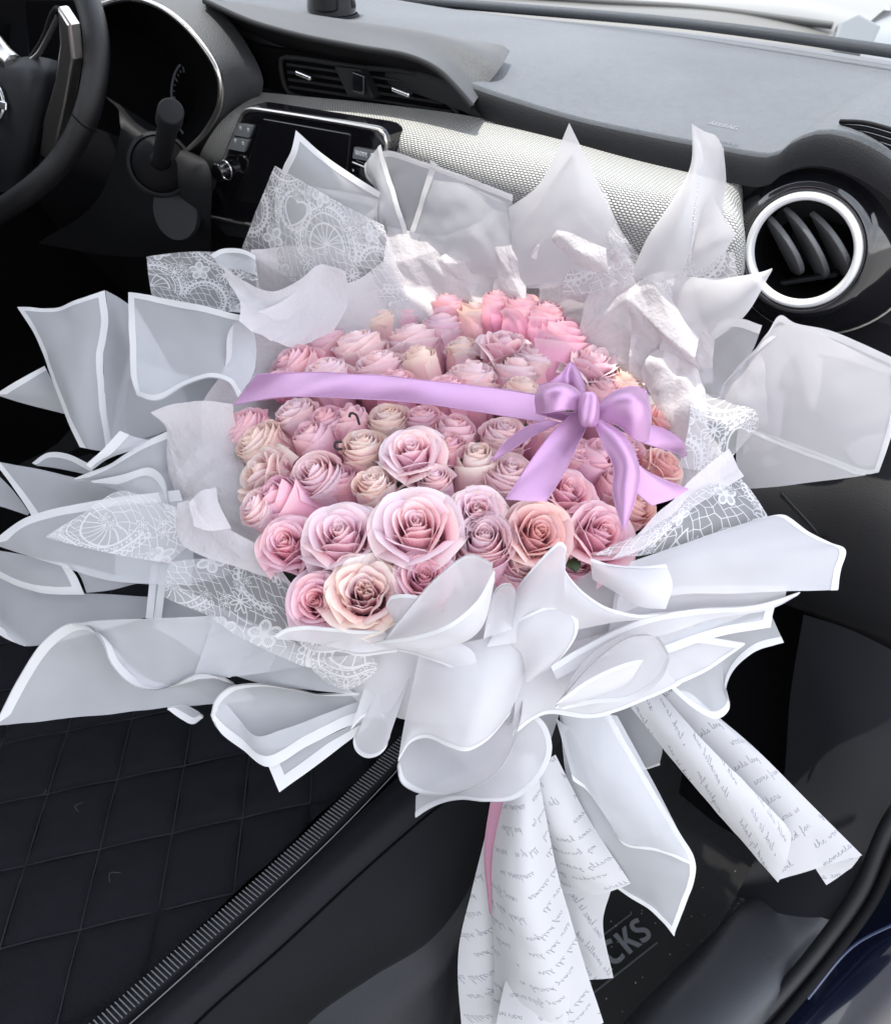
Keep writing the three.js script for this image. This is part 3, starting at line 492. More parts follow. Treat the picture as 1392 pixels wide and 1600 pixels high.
const ROSES = [
  // far rows, from the back edge
  [530, 480, 58, 'tight', 'pink', 'small pink rose bud standing alone at the back left edge of the bouquet', [-.1, -.3]],
  [590, 492, 74, 'bud', 'cream', 'peach cream rose at the back, right of the lone pink bud'],
  [640, 487, 58, 'bud', 'pink', 'pink rose half hidden behind the lilac rose at the back'],
  [705, 468, 62, 'bud', 'pink', 'pink frilly rose right behind the lilac rose'],
  [752, 480, 66, 'bud', 'cream', 'creamy pink rose bud at the back with ivory inner petals', null, 6.2, .5],
  [780, 462, 50, 'bud', 'pink', 'plain pink rose farthest back in the bouquet'],
  [820, 472, 64, 'bud', 'pink', 'pink rose at the back beside the ivory bud'],
  [858, 482, 56, 'bud', 'pink', 'pink rose at the back left of the magenta rose'],
  [830, 495, 46, 'tight', 'cream', 'small ivory rose bud just behind the big pale ruffled rose'],
  [692, 500, 72, 'bud', 'lilac', 'lilac tinted rose at the back centre, the only one so tinted'],
  [500, 522, 72, 'bud', 'pink', 'pink rose at the back left, turned away to the left'],
  [448, 560, 84, 'bud', 'pink', 'peachy pink rose at the far left end above the ribbon band', [-.8, -.3]],
  [556, 533, 82, 'bud', 'pale', 'pale rose with two folded outer petals left of centre back'],
  [643, 520, 80, 'bud', 'pale', 'tall pale pink rose bud left of the lilac rose'],
  [590, 563, 76, 'bud', 'pale', 'round creamy pale rose just above the ribbon band, left part'],
  [655, 555, 68, 'tight', 'cream', 'smooth rose bud with a cream top above the ribbon middle'],
  [505, 575, 70, 'bud', 'pale', 'whitish petal-topped rose touching the ribbon band at left'],
  [430, 588, 56, 'open', 'pink', 'small pink rose peeping over the left end of the ribbon'],
  [792, 526, 86, 'open', 'pale', 'large pale ruffled rose in the upper right of the bouquet', null, 7],
  [725, 537, 54, 'bud', 'cream', 'small cream rose between the lilac rose and the round open one'],
  [738, 580, 80, 'bud', 'pale', 'round pale open rose just above the right half of the ribbon band'],
  [840, 553, 70, 'bud', 'pale', 'pale rose directly in front of the large ruffled rose'],
  [812, 570, 68, 'bud', 'pale', 'pale spiral rose above the left bow loop'],
  [820, 600, 54, 'bud', 'cream', 'small peachy rose touching the left bow loop from above'],
  [886, 515, 92, 'bud', 'deep', 'magenta pink rose behind the bow, the deepest coloured one'],
  [935, 556, 98, 'open', 'pale', 'big pale open rose standing right above the bow knot', null, 7.2],
  [985, 592, 60, 'bud', 'cream', 'yellowish cream rose behind the right bow loop'],
  [950, 605, 70, 'bud', 'pink', 'pink rose tucked between the bow loops'],
  [1044, 650, 76, 'open', 'coral', 'coral pink open rose at the right edge above the ribbon end', [.5, -.1]],
  [1048, 718, 62, 'open', 'coral', 'coral rose at the right edge below the ribbon end', [.6, .1]],
  // below the ribbon
  [370, 660, 76, 'bud', 'pink', 'pink rose at the left edge just below the ribbon end', [-.9, -.2]],
  [393, 682, 82, 'bud', 'cream', 'cream rose second from the ribbon at the left edge', [-.8, -.2]],
  [398, 728, 96, 'open', 'cream', 'large creamy rose leaning out at the left edge', [-.8, -.05]],
  [392, 785, 66, 'bud', 'pale', 'pale rose low at the left edge above the tissue paper', [-.8, .1]],
  [457, 642, 72, 'bud', 'pale', 'pale round rose just under the ribbon band, left part'],
  [505, 652, 64, 'bud', 'pink', 'pink rose under the ribbon between the pale and the hooked one'],
  [545, 650, 66, 'tight', 'pink', 'pink rose bud side-on with a dark hooked sepal under the ribbon'],
  [606, 650, 72, 'bud', 'cream', 'creamy rose just under the ribbon middle'],
  [660, 648, 60, 'bud', 'pink', 'pink rose under the ribbon right of the creamy one'],
  [712, 668, 82, 'tight', 'pink', 'tall pink rose bud hanging below the ribbon right of middle'],
  [484, 678, 78, 'tight', 'pink', 'long pink bud leaning left in the left middle'],
  [488, 732, 86, 'bud', 'pale', 'whitish pink bud rolled tight in the left middle', [-.35, .1]],
  [426, 770, 96, 'tight', 'deep', 'smooth deep pink bud side-on at lower left', [-.5, .1]],
  [566, 692, 74, 'bud', 'cream', 'peach rose bud left of the large central pale rose'],
  [643, 696, 98, 'open', 'pale', 'large pale spiral rose in the very centre of the bouquet', null, 7.2],
  [580, 752, 66, 'bud', 'cream', 'small yellowish cream rose below the centre with ragged petals', null, 6.2, .6],
  [680, 744, 56, 'bud', 'pale', 'small pale spiral rose between the central and the largest rose'],
  [792, 672, 72, 'bud', 'pale', 'pale open rose left of the bow, behind the thin ribbon tail'],
  [747, 714, 80, 'tight', 'cream', 'side-on bud with a cream tip right of the bouquet centre'],
  [800, 737, 84, 'bud', 'pale', 'pale pink spiral rose partly under the left ribbon tail'],
  [747, 790, 80, 'open', 'pale', 'pale frilly rose above the smooth front bud', null, 6.4, .6],
  [892, 760, 92, 'open', 'pink', 'open pink rose between the two ribbon tails'],
  [905, 700, 66, 'bud', 'pink', 'pink rose seen just below the bow knot'],
  [938, 712, 88, 'tight', 'deep', 'deep pink smooth bud in the shade below the bow'],
  [862, 655, 70, 'bud', 'pink', 'pink rose mostly covered by the left bow loop'],
  [985, 700, 70, 'bud', 'pink', 'pink rose mostly covered by the right bow loop'],
  [1000, 785, 70, 'bud', 'coral', 'peach rose partly covered by the right ribbon tail'],
  // front rows
  [845, 828, 112, 'open', 'coral', 'large coral peach rose at the front right of centre'],
  [946, 826, 110, 'open', 'pink', 'large pink ruffled rose at the front right end'],
  [757, 842, 98, 'bud', 'pale', 'smooth pale rose left of the large coral one'],
  [650, 812, 134, 'open', 'pale', 'largest pale pink rose, wide open, front centre', [-.02, 0, .3], 7],
  [530, 826, 122, 'open', 'pale', 'large open rose left of the largest one, with creamy outer petals', [-.15, .02, .32], 6.6],
  [442, 843, 92, 'open', 'pink', 'pink rose low on the left with a small tight centre', [-.3, .05, .25]],
  [490, 938, 92, 'open', 'pink', 'round pink rose lowest on the left front edge', [-.2, .25, .5]],
  [570, 922, 124, 'open', 'cream', 'ruffled cream edged rose lowest at the front', [-.05, .2, .6], 6.4, .8],
  [664, 896, 92, 'open', 'pink', 'pink rose tucked beside the white curled wrapping at the front', [.05, .1, .4]],
  [972, 752, 60, 'bud', 'pink', 'small pink rose between the right ribbon tails'],
  [700, 690, 54, 'bud', 'pink', 'pink rose sunk between the central rose and the tall bud'],
  [620, 590, 62, 'bud', 'pink', 'pink rose directly beneath the ribbon band left of middle'],
  [700, 600, 66, 'bud', 'pink', 'pink rose directly beneath the ribbon band middle'],
  [530, 745, 62, 'bud', 'pink', 'pink rose sunk between the whitish bud and the ragged cream one', null, 5],
  [610, 860, 70, 'bud', 'deep', 'deep pink rose sunk behind the ruffled cream edged one', null, 4.5],
  [820, 880, 70, 'bud', 'pale', 'pale rose sunk low behind the white front curl', null, 4.5],
  [905, 870, 66, 'bud', 'pink', 'pink rose sunk low between coral and ruffled front roses', null, 4],
];
for (const a of ROSES) rose(...a);
{ // greenery between the flowers
  const sp = (pts, label) => { const t = thing('sepal_hook', label, 'sepal', 'dark hooked sepals between the roses'); part('hook', tube(pts.map((p) => S(...p)), .0011, 16, 6), std([.02, .012, .012], .7), t); };
  sp([[562, 664, 7.0], [556, 648, 7.6], [548, 646, 7.8], [546, 652, 7.6]], 'thin dark hooked sepal on the side-on bud under the ribbon');
  sp([[534, 702, 7.0], [524, 700, 7.4], [524, 692, 7.6], [534, 690, 7.4]], 'thin dark looped sepal on the long pink bud in the left middle');
  const lf = (a, b, c, w, label) => {
    const A = S(...a), B = S(...b), m = S(...c), cv = new THREE.QuadraticBezierCurve3(A, m, B), t = thing('rose_leaf', label, 'leaf'); const sd = B.clone().sub(A).cross(CF).normalize();
    part('leaf_blade', grid((u, v) => cv.getPoint(v).addScaledVector(sd, (u - .5) * w * Math.sin(Math.PI * Math.min(.98, v * .9 + .08))).addScaledVector(CF, .004 * Math.abs(u - .5)), 6, 12), sepalMat, t);
  };
  lf([690, 700, 4], [725, 730, 5.5], [705, 708, 6], .012, 'small green leaf right of the central rose');
  lf([585, 735, 4], [612, 752, 5], [600, 735, 5.5], .014, 'dark green leaf between the ragged cream rose and the central rose');
  lf([715, 715, 4], [708, 745, 5], [706, 728, 5.5], .010, 'tiny green leaf behind the cream tipped bud');
  lf([895, 870, 3], [900, 895, 3.4], [893, 880, 4], .012, 'dark green leaf at the front between coral rose and white curl');
  const mass = [];
  for (let k = 0; k < 260; k++) { const a = rnd() * 6.28, r = Math.sqrt(rnd()) * .19, t1 = V(Math.cos(a), 0, Math.sin(a)), g = new THREE.SphereGeometry(.022, 6, 4); g.scale(rr(.5, 1), rr(.2, .4), rr(.5, 1)); g.rotateX(rr(-1, 1)); const o = BC.clone().addScaledVector(t1, r).addScaledVector(BN, -.035 - r * r * .9 + rr(-.01, .01)); g.translate(o.x, o.y, o.z); mass.push(g); }
  const m = part('rose_foliage', mass, std([.015, .022, .012], .8)); m.userData = { kind: 'stuff', label: 'dark green leaves and stems packed beneath the rose heads', category: 'foliage' };
}
// ------------------------------------------------------------------ wrapping papers
const lineTex = (fn, n = 1024) => canvasTex(n, n, fn, false);
const laceAlpha = lineTex((c, n) => {
  c.fillStyle = 'rgb(98,98,98)'; c.fillRect(0, 0, n, n); c.strokeStyle = c.fillStyle = 'rgb(236,236,236)'; c.lineCap = c.lineJoin = 'round';
  const wrap = (x, y, r, f) => { for (const ox of [-n, 0, n]) for (const oy of [-n, 0, n]) if (x + ox > -r && x + ox < n + r && y + oy > -r && y + oy < n + r) { c.save(); c.translate(x + ox, y + oy); f(); c.restore(); } };
  // net of uneven cells
  c.lineWidth = 4.5; const K = 20, s = n / K, pt = [];
  for (let j = 0; j < K; j++) for (let i = 0; i < K; i++) pt.push([(i + .5 * (j % 2) + rr(-.22, .22)) * s, (j + rr(-.22, .22)) * s]);
  const at = (i, j) => { const p = pt[((j + K) % K) * K + ((i + K) % K)]; return [p[0] + (i < 0 ? -n : i >= K ? n : 0), p[1] + (j < 0 ? -n : j >= K ? n : 0)]; };
  for (let j = 0; j < K; j++) for (let i = 0; i < K; i++) { const a = at(i, j), b = at(i + 1, j), d = at(i + (j % 2), j + 1); c.beginPath(); if ((i + j) % 4) { c.moveTo(...a); c.lineTo(...b); } c.moveTo(...a); c.lineTo(...d); c.stroke(); }
  const clear = (r) => { c.save(); c.fillStyle = 'rgb(98,98,98)'; c.beginPath(); c.arc(0, 0, r, 0, 7); c.fill(); c.restore(); };
  const flower = (x, y, R, np, rot) => wrap(x, y, R * 1.4, () => {
    clear(R * 1.05); c.rotate(rot);
    for (let k = 0; k < np; k++) { c.rotate(2 * Math.PI / np); c.lineWidth = R * .17; c.beginPath(); c.ellipse(R * .56, 0, R * .38, R * .30, 0, 0, 7); c.stroke(); c.lineWidth = 4; for (let q = -2; q <= 2; q++) { c.beginPath(); c.moveTo(R * .25, q * R * .08); c.lineTo(R * .85, q * R * .12); c.stroke(); } }
    c.beginPath(); c.arc(0, 0, R * .17, 0, 7); c.fill();
  });
  const star = (x, y, R, np, rot) => wrap(x, y, R * 1.2, () => { clear(R * .9); c.rotate(rot); for (let k = 0; k < np; k++) { c.rotate(2 * Math.PI / np); c.lineWidth = R * .1; c.beginPath(); c.ellipse(R * .5, 0, R * .45, R * .16, 0, 0, 7); c.stroke(); } });
  const scallop = (x, y, R, a0, a1) => wrap(x, y, R * 1.5, () => {
    c.lineWidth = 15; c.beginPath(); c.arc(0, 0, R, a0, a1); c.stroke(); c.lineWidth = 8; c.beginPath(); c.arc(0, 0, R * .82, a0, a1); c.stroke();
    const m = Math.round((a1 - a0) * R / 30); for (let k = 0; k <= m; k++) { const a = a0 + (a1 - a0) * k / m; c.lineWidth = 6; c.beginPath(); c.arc(Math.cos(a) * R * 1.13, Math.sin(a) * R * 1.13, 15, 0, 7); c.stroke(); c.beginPath(); c.arc(Math.cos(a) * R * .91, Math.sin(a) * R * .91, 6, 0, 7); c.fill(); }
  });
  const fan = (x, y, R, a0, a1) => wrap(x, y, R * 1.1, () => { c.save(); c.fillStyle = 'rgb(98,98,98)'; c.beginPath(); c.moveTo(0, 0); c.arc(0, 0, R, a0, a1); c.fill(); c.restore(); for (let k = 0; k <= 9; k++) { const a = a0 + (a1 - a0) * k / 9; c.lineWidth = 7; c.beginPath(); c.moveTo(0, 0); c.quadraticCurveTo(Math.cos(a - .2) * R * .6, Math.sin(a - .2) * R * .6, Math.cos(a) * R, Math.sin(a) * R); c.stroke(); } c.lineWidth = 12; c.beginPath(); c.arc(0, 0, R, a0, a1); c.stroke(); });
  scallop(300, 330, 235, .3, 4.4); fan(330, 360, 150, .5, 4.1); scallop(800, 780, 210, 2.5, 6.6); fan(800, 800, 130, 2.6, 6.3);
  scallop(820, 170, 130, 1, 6); scallop(160, 860, 150, 3.4, 8);
  wrap(512, 690, 150, () => { c.fillStyle = 'rgb(98,98,98)'; c.lineWidth = 12; const hp = () => { c.beginPath(); c.moveTo(0, 105); c.bezierCurveTo(-150, 0, -100, -110, 0, -50); c.bezierCurveTo(100, -110, 150, 0, 0, 105); }; hp(); c.fill(); c.stroke(); c.fillStyle = '#fff'; for (let k = 0; k < 26; k++) { const a = k / 26 * 6.283; c.beginPath(); c.arc(Math.cos(a) * 128, Math.sin(a) * 122, 8, 0, 7); c.stroke(); } });
  flower(690, 520, 80, 5, .2); flower(120, 620, 74, 5, .9); flower(880, 440, 80, 5, .5); flower(520, 110, 84, 5, 1.3); flower(400, 930, 80, 5, .1); flower(170, 140, 62, 4, 0);
  for (let k = 0; k < 26; k++) star(rr(0, n), rr(0, n), rr(24, 40), 6, rnd() * 3);
  star(700, 330, 66, 8, .2); star(300, 640, 66, 8, .6); star(680, 970, 62, 7, .1); star(970, 640, 56, 8, .3); star(980, 950, 60, 8, .1);
});
const HAND = { // single-stroke handwriting, x then y in tenths (10 = height of a small letter)
  a: '8,9 4,10 0,4 3,0 7,4 9,10 8,2 11,1', b: '0,3 5,14 6,20 3,20 2,8 3,1 6,0 8,5 5,9 10,8', c: '8,9 5,10 1,5 3,0 8,2', d: '8,9 4,10 0,4 3,0 7,5 10,20 8,3 11,1', e: '0,3 6,7 5,10 2,8 2,2 5,0 9,3', f: '0,2 6,12 7,20 4,19 2,4 0,-8 -2,-7 2,0 8,3', g: '8,9 4,10 0,4 3,1 7,5 9,10 6,-7 2,-9 3,-4 11,2', h: '0,2 5,14 6,20 3,19 1,0 4,8 7,9 7,2 10,1', i: '0,3 3,10 2,2 5,1', j: '0,3 4,10 2,-6 -1,-8 1,-3 7,3', k: '0,2 5,14 6,20 3,19 1,0 3,7 7,9 4,5 8,0 10,2', l: '0,2 5,13 6,20 3,19 2,4 3,0 6,2', m: '0,2 2,10 1,0 4,9 6,9 5,0 8,9 11,9 10,1 13,1', n: '0,2 2,10 1,0 4,9 7,9 6,1 9,1', o: '5,10 1,6 2,0 6,2 6,8 4,10 9,8', p: '0,2 3,10 0,-9 3,8 7,9 7,3 3,1 10,2', r: '0,2 3,11 5,9 7,9 6,2 9,1', s: '0,2 4,11 6,5 4,0 0,1 8,2', t: '0,2 4,12 5,18 3,4 4,0 8,2', u: '0,4 2,10 2,2 5,1 8,10 8,2 11,1', v: '0,8 2,9 3,0 7,8 7,10 10,9', w: '0,8 2,9 2,1 5,3 6,9 6,1 9,4 9,10 12,9', y: '0,8 2,9 3,2 7,9 4,-7 1,-8 3,-3 10,2', x: '0,8 3,8 6,1 9,2', z: '0,9 6,9 1,0 8,1' };
const letterTex = canvasTex(2048, 2048, (c, n) => {
  c.fillStyle = '#f0eff0'; c.fillRect(0, 0, n, n); c.strokeStyle = '#a09fa9'; c.lineWidth = 2.8; c.lineCap = c.lineJoin = 'round';
  const L = ['come home to london', 'my buried years', 'seven from the', 'the parallel and', 'with that was so', 'make within', 'moments long', 'i look to see', 'weighted for', 'the parallel', 'with the letters', 'now aged by habit', 'and secretly jean', 'the world even', 'buried friends', 'one sometimes', 'gold last year', 'the sedge', 'on yo hill', 'wooden gate'];
  const word = (t, x, y, k) => { // returns the pen's end
    c.beginPath(); let first = true;
    for (const ch of t) {
      if (ch === ' ') { x += 9 * k; first = true; continue; }
      const P = HAND[ch].split(' ').map((q) => q.split(',').map(Number)).map(([a, b]) => [x + (a + b * .38) * k, y - b * k * rr(.93, 1.07)]);
      if (first) c.moveTo(...P[0]); else c.lineTo(...P[0]); first = false;
      for (let q = 1; q < P.length - 1; q++) c.quadraticCurveTo(P[q][0], P[q][1], (P[q][0] + P[q + 1][0]) / 2, (P[q][1] + P[q + 1][1]) / 2);
      const e = P[P.length - 1]; c.lineTo(...e); x += (Number(HAND[ch].split(' ').pop().split(',')[0]) + 1.5) * k;
    }
    c.stroke(); return x;
  };
  for (let r = 0; r < 17; r++) { let x = -rr(0, 400); while (x < n) x = word(L[Math.floor(rnd() * L.length)], x, 80 + r * 120.5 + rr(-8, 8), rr(2.3, 2.7)) + rr(60, 200); }
});
laceAlpha.repeat.set(1 / .155, 1 / .155); letterTex.repeat.set(1 / .33, 1 / .33);
const fibre = dataTex(256, (x, y) => .5 + .5 * fbm(x * 9, y * 9, 8, 5) + .15 * noise.noise(x * 70, y * 70, 1));
const fine = rep(fibre, 9);
const PAPER = {
  frost: phy([.72, .73, .765], .5, { transparent: true, opacity: .70, transmission: .30, thickness: 0, specularIntensity: .6 }),
  milk: phy([.74, .73, .755], .9, { transparent: true, opacity: .86, transmission: .35, thickness: 0, specularIntensity: .5 }),
  tissue: phy([.80, .765, .79], .95, { transparent: true, opacity: .90, transmission: .35, thickness: 0, bumpMap: rep(fibre, 7), bumpScale: .0013, specularIntensity: .25 }),
  lace: phy([.78, .77, .79], .7, { transparent: true, alphaMap: laceAlpha, transmission: .25, thickness: 0, specularIntensity: .3 }),
  letter: phy([.72, .72, .73], .9, { map: letterTex, transmission: .25, thickness: 0, specularIntensity: .4 }),
  border: phy([.78, .78, .79], .9, { transmission: .22, thickness: 0, specularIntensity: .5 }),
};
const LAYER = { x: 0 };
function sheet(name, kind, label, patches, group) {
  const cat = { frost: 'wrapping paper', milk: 'wrapping paper', tissue: 'tissue paper', lace: 'lace paper', letter: 'printed paper' }[kind];
  const cen = new THREE.Vector3(); let n = 0;
  const T = patches.map((p) => { const f = (q) => { const v = q.length > 3 ? D(q[0], q[1], q[3]) : S(q[0], q[1], q[2]); cen.add(v); n++; return v; }; return { ...p, wr: kind === 'tissue' && p.wr ? -p.wr * 1.2 : p.wr, t: p.t.map(f), b: p.b.map(f), l: (p.l ?? []).map(f), r: (p.r ?? []).map(f) }; });
  cen.multiplyScalar(1 / n);
  const g = thing(name, label, cat, group, cen);
  const main = [];
  for (const p of T) {
    const sd = rnd() * 50, fn = coons(p.t, p.b, p.l, p.r, p.bulge ?? 0, p.wr ?? (kind === 'tissue' ? -1 : kind === 'lace' ? .2 : .3), sd);
    const nu = (p.nu ?? 44) * (kind === 'tissue' ? 2 : 1), nv = (p.nv ?? 30) * (kind === 'tissue' ? 2 : 1);
    const geo = grid(fn, nu, nv); main.push(geo);
    if (p.flip) { const uv = geo.attributes.uv; for (let i = 0; i < uv.count; i++) uv.setX(i, -uv.getX(i)); }
    if (p.pin) { const uv = geo.attributes.uv, k = uv.count - 1, ox = p.pin[2] * .155 - p.pin[0] * uv.getX(k), oy = p.pin[3] * .155 + p.pin[1] * uv.getY(k); for (let i = 0; i < uv.count; i++) uv.setXY(i, uv.getX(i) + ox, oy - uv.getY(i)); }
    else if (p.uvRot) { const uv = geo.attributes.uv, c = Math.cos(p.uvRot), s = Math.sin(p.uvRot); for (let i = 0; i < uv.count; i++) { const x = uv.getX(i), y = uv.getY(i); uv.setXY(i, x * c - y * s + (p.uvOff ?? 0), x * s + y * c); } }
    else if (kind === 'lace' || kind === 'letter') { const ox = p.uvOff ?? rnd(), uv = geo.attributes.uv; for (let i = 0; i < uv.count; i++) uv.setXY(i, uv.getX(i) + ox, -uv.getY(i) + ox * .7); }
    const W = (p.w ?? 5.5) * (kind === 'frost' ? 1.2 : .85) / 1000;
    for (const e of p.e ?? '') {
      const strips = [];
      const side = (s, q) => e === 't' ? fn(s, q) : e === 'b' ? fn(s, 1 - q) : e === 'l' ? fn(q, s) : fn(1 - q, s);
      const inset = (s) => { const a = side(s, 0), k = side(s, .08).distanceTo(a) / .08 || 1; return Math.min(.6, W / k); };
      for (const sgn of [1, -1]) strips.push(grid((s, w) => {
        const q = inset(s) * w, p0 = side(s, q), du = side(Math.min(1, s + .01), q).sub(side(Math.max(0, s - .01), q)), dv = side(s, q + .02).sub(p0), N = du.cross(dv).normalize();
        return p0.addScaledVector(N, sgn * .0005);
      }, 60, 3));
      part('white_border', mergeGeometries(strips), PAPER.border, g);
    }
  }
  part(kind === 'letter' ? 'printed_face' : 'paper_face', mergeGeometries(main), PAPER[kind], g);
  return g;
}
const WG = null;
// ---- inner cone of plain paper that holds the flowers
{
  const g = thing('inner_wrap', 'plain white inner paper cone round the stems beneath the roses', 'wrapping paper', null, BC);
  const ux = CR.clone(), uz = BN.clone().cross(ux).normalize(), base = D(790, 1180, .80);
  part('paper_face', grid((u, v) => {
    const a = u * Math.PI * 2, R = .035 + .125 * Math.pow(v, 1.1), c = base.clone().lerp(BC.clone().addScaledVector(BN, -.075), v);
    return c.addScaledVector(ux, Math.cos(a) * R * (1 + .03 * Math.sin(a * 9))).addScaledVector(uz, Math.sin(a) * R * (1 + .03 * Math.sin(a * 9)));
  }, 96, 20), PAPER.milk, g);
}
{ // tissue lining that stands round the flowers
  const g = thing('tissue_collar', 'white tissue lining standing close round the sides and back of the roses', 'tissue paper', null, BC);
  const ux = CR.clone().addScaledVector(BN, -CR.dot(BN)).normalize(), uz = BN.clone().cross(ux).normalize();
  part('paper_face', grid((u, v) => { const a = -Math.PI * 1.0 + u * Math.PI * 1.04, R = .15 + (.065 + .02 * (.5 - .5 * Math.sin(a))) * v + .008 * Math.sin(a * 7) * v + .006 * Math.sin(a * 17 + 1) * v, bk = .5 - .5 * Math.sin(a), h = -.06 + v * (.055 + .075 * bk * bk + .008 * Math.sin(a * 5 + 2));
    return BC.clone().addScaledVector(ux, Math.cos(a) * R).addScaledVector(uz, Math.sin(a) * R * -1).addScaledVector(BN, h).multiplyScalar(1); }, 120, 12), PAPER.tissue, g);
}
// ---- left group, back layers first
sheet('wrapping_sheet', 'frost', 'folded frosted wrapping sheet with white border, standing farthest left beside the steering wheel', [
  { t: [[28, 480, 2], [90, 481, 3], [130, 466, 4], [165, 455, 4]], l: [[58, 528, 1.5], [85, 600, 1], [108, 662, 0]], b: [[125, 698, -1], [145, 702, -1], [176, 705, -2]], r: [[170, 500, 3], [162, 560, 2], [166, 640, 0]], e: 'tlr', w: 6, bulge: .8 },
  { t: [[165, 455, 4], [185, 466, 3], [215, 485, 2]], l: [[170, 500, 3], [162, 560, 2], [166, 640, 0]], b: [[176, 705, -2], [230, 690, -3], [300, 640, -4]], r: [[250, 540, 0]] , bulge: -.6 }]);
sheet('wrapping_sheet', 'frost', 'frosted triangular sheet corner poking out at the left edge, above the pale fan', [
  { t: [[-4, 616, -1], [35, 592, 0], [70, 572, 0]], l: [], b: [[-4, 618, -1], [50, 634, -2], [105, 648, -3]], r: [[90, 610, -1]], e: 't', w: 5 }]);
sheet('wrapping_sheet', 'frost', 'large flat frosted sheet with white border, left of the roses at ribbon height', [
  { t: [[202, 458, 5], [300, 476, 5.5], [392, 494, 5.5]], l: [[202, 520, 4], [206, 590, 3]], b: [[216, 620, 2.5], [245, 626, 3], [290, 603, 3.5], [330, 590, 4], [358, 598, 4], [372, 622, 3]], r: [[400, 540, 4], [395, 585, 3]], e: 'tlb', w: 6, bulge: -.5 }]);
sheet('wrapping_sheet', 'frost', 'grey looking frosted sheet hanging under the large flat one at left', [
  { t: [[200, 560, 0], [290, 585, 1], [410, 590, 2.4]], b: [[170, 700, -2], [225, 684, -2], [330, 650, -1]], l: [[185, 630, -1]], r: [], bulge: .4 }]);
sheet('wrapping_sheet', 'frost', 'grey frosted sheet at the left edge with a thin diagonal white border', [
  { t: [[-10, 720, -2], [70, 734, -1.5], [185, 764, -1], [300, 790, -2]], b: [[50, 806, -3], [150, 800, -3], [300, 830, -4]], l: [[20, 760, -2.5]], r: [], e: 'l', w: 6, bulge: .6 },
  { t: [[-10, 735, -3.5], [20, 765, -3.4], [48, 802, -3.2]], b: [[-10, 788, -4], [10, 794, -4], [45, 806, -3.6]], l: [], r: [] }]);
sheet('wrapping_sheet', 'frost', 'small arched frosted sheet edge above the grey sheet at left', [
  { t: [[52, 724, -3], [75, 709, -2.5], [105, 709, -2], [145, 728, -2]], b: [[60, 728, -3], [90, 732, -3], [140, 742, -2.6]], l: [], r: [], e: 't', w: 4.5 }]);
sheet('wrapping_sheet', 'frost', 'leaf shaped frosted sheet with two borders meeting in a tip, left of the tissue', [
  { t: [[117, 748, 0], [165, 728, 1], [215, 698, 1.5], [262, 674, 2]], b: [[117, 750, 0], [170, 756, 0], [230, 768, 0], [290, 800, -1]], l: [], r: [[280, 720, 1]], e: 't', w: 6, bulge: .5 },
  { t: [[140, 752, .6], [190, 742, 1.2], [235, 731, 1.6], [258, 748, 1.6], [266, 780, 1]], b: [[150, 756, .3], [190, 768, .2], [230, 785, .2], [270, 810, 0]], l: [], r: [], e: 't', w: 6 }]);
sheet('wrapping_sheet', 'frost', 'narrow folded white bordered strip standing over the leaf shaped sheet at left', [
  { t: [[135, 726, 1.5], [160, 704, 2], [188, 674, 2.5]], b: [[145, 734, .8], [172, 716, 1.2], [262, 690, 1.5]], l: [], r: [[215, 684, 2]], e: 't', w: 7 }]);
sheet('wrapping_sheet', 'frost', 'broad frosted sheet with curved upper border at the left edge under the lace tip', [
  { t: [[-12, 846, -1], [40, 810, 0], [100, 792, .5], [190, 776, 1], [280, 765, 1]], b: [[-12, 850, -1.5], [80, 880, -1.5], [180, 908, -1.5], [300, 915, -2]], l: [], r: [[300, 840, -1]], e: 't', w: 8, bulge: .8 }]);
sheet('wrapping_sheet', 'frost', 'grey frosted sheet with a vertical white border piece at the lower left edge', [
  { t: [[-10, 858, -3], [50, 870, -2.6], [108, 880, -2.4]], b: [[-12, 894, -5], [55, 924, -4.4], [135, 928, -4]], l: [], r: [[122, 898, -3]], e: 'rb', w: 6, bulge: .5 },
  { t: [[108, 880, -2.4], [180, 900, -2.4], [260, 915, -2.6]], b: [[135, 928, -4], [190, 920, -4], [260, 905, -4]], l: [[122, 898, -3]], r: [] }]);
sheet('wrapping_sheet', 'frost', 'darkest grey frosted sheet lowest at the left edge, over the seat', [
  { t: [[-10, 892, -6], [60, 926, -5.4], [150, 928, -5], [230, 932, -5]], b: [[-10, 962, -7], [15, 995, -7], [42, 1010, -7], [160, 985, -6.5], [240, 960, -6]], l: [], r: [], e: 'l', w: 6, bulge: .5 },
  { t: [[-12, 958, -6.9], [12, 978, -6.9], [45, 1006, -6.9]], b: [[-12, 984, -7.2], [14, 1000, -7.2], [40, 1010, -7]], l: [], r: [], e: 'b', w: 6 }]);
sheet('wrapping_strip', 'frost', 'short upright white paper strip between the left sheets and the lower lace sheet', [
  { t: [[238, 880, -2], [265, 884, -2]], b: [[228, 966, -4], [252, 968, -4]], l: [], r: [], e: 'lr', w: 5 }]);
sheet('wrapping_sheet', 'frost', 'plain frosted sheet underneath the lace tip and the left tissue', [
  { t: [[180, 770, -2.6], [250, 740, -2.4], [330, 740, -2]], b: [[180, 905, -4], [260, 915, -4], [360, 900, -3.6]], l: [], r: [] }]);
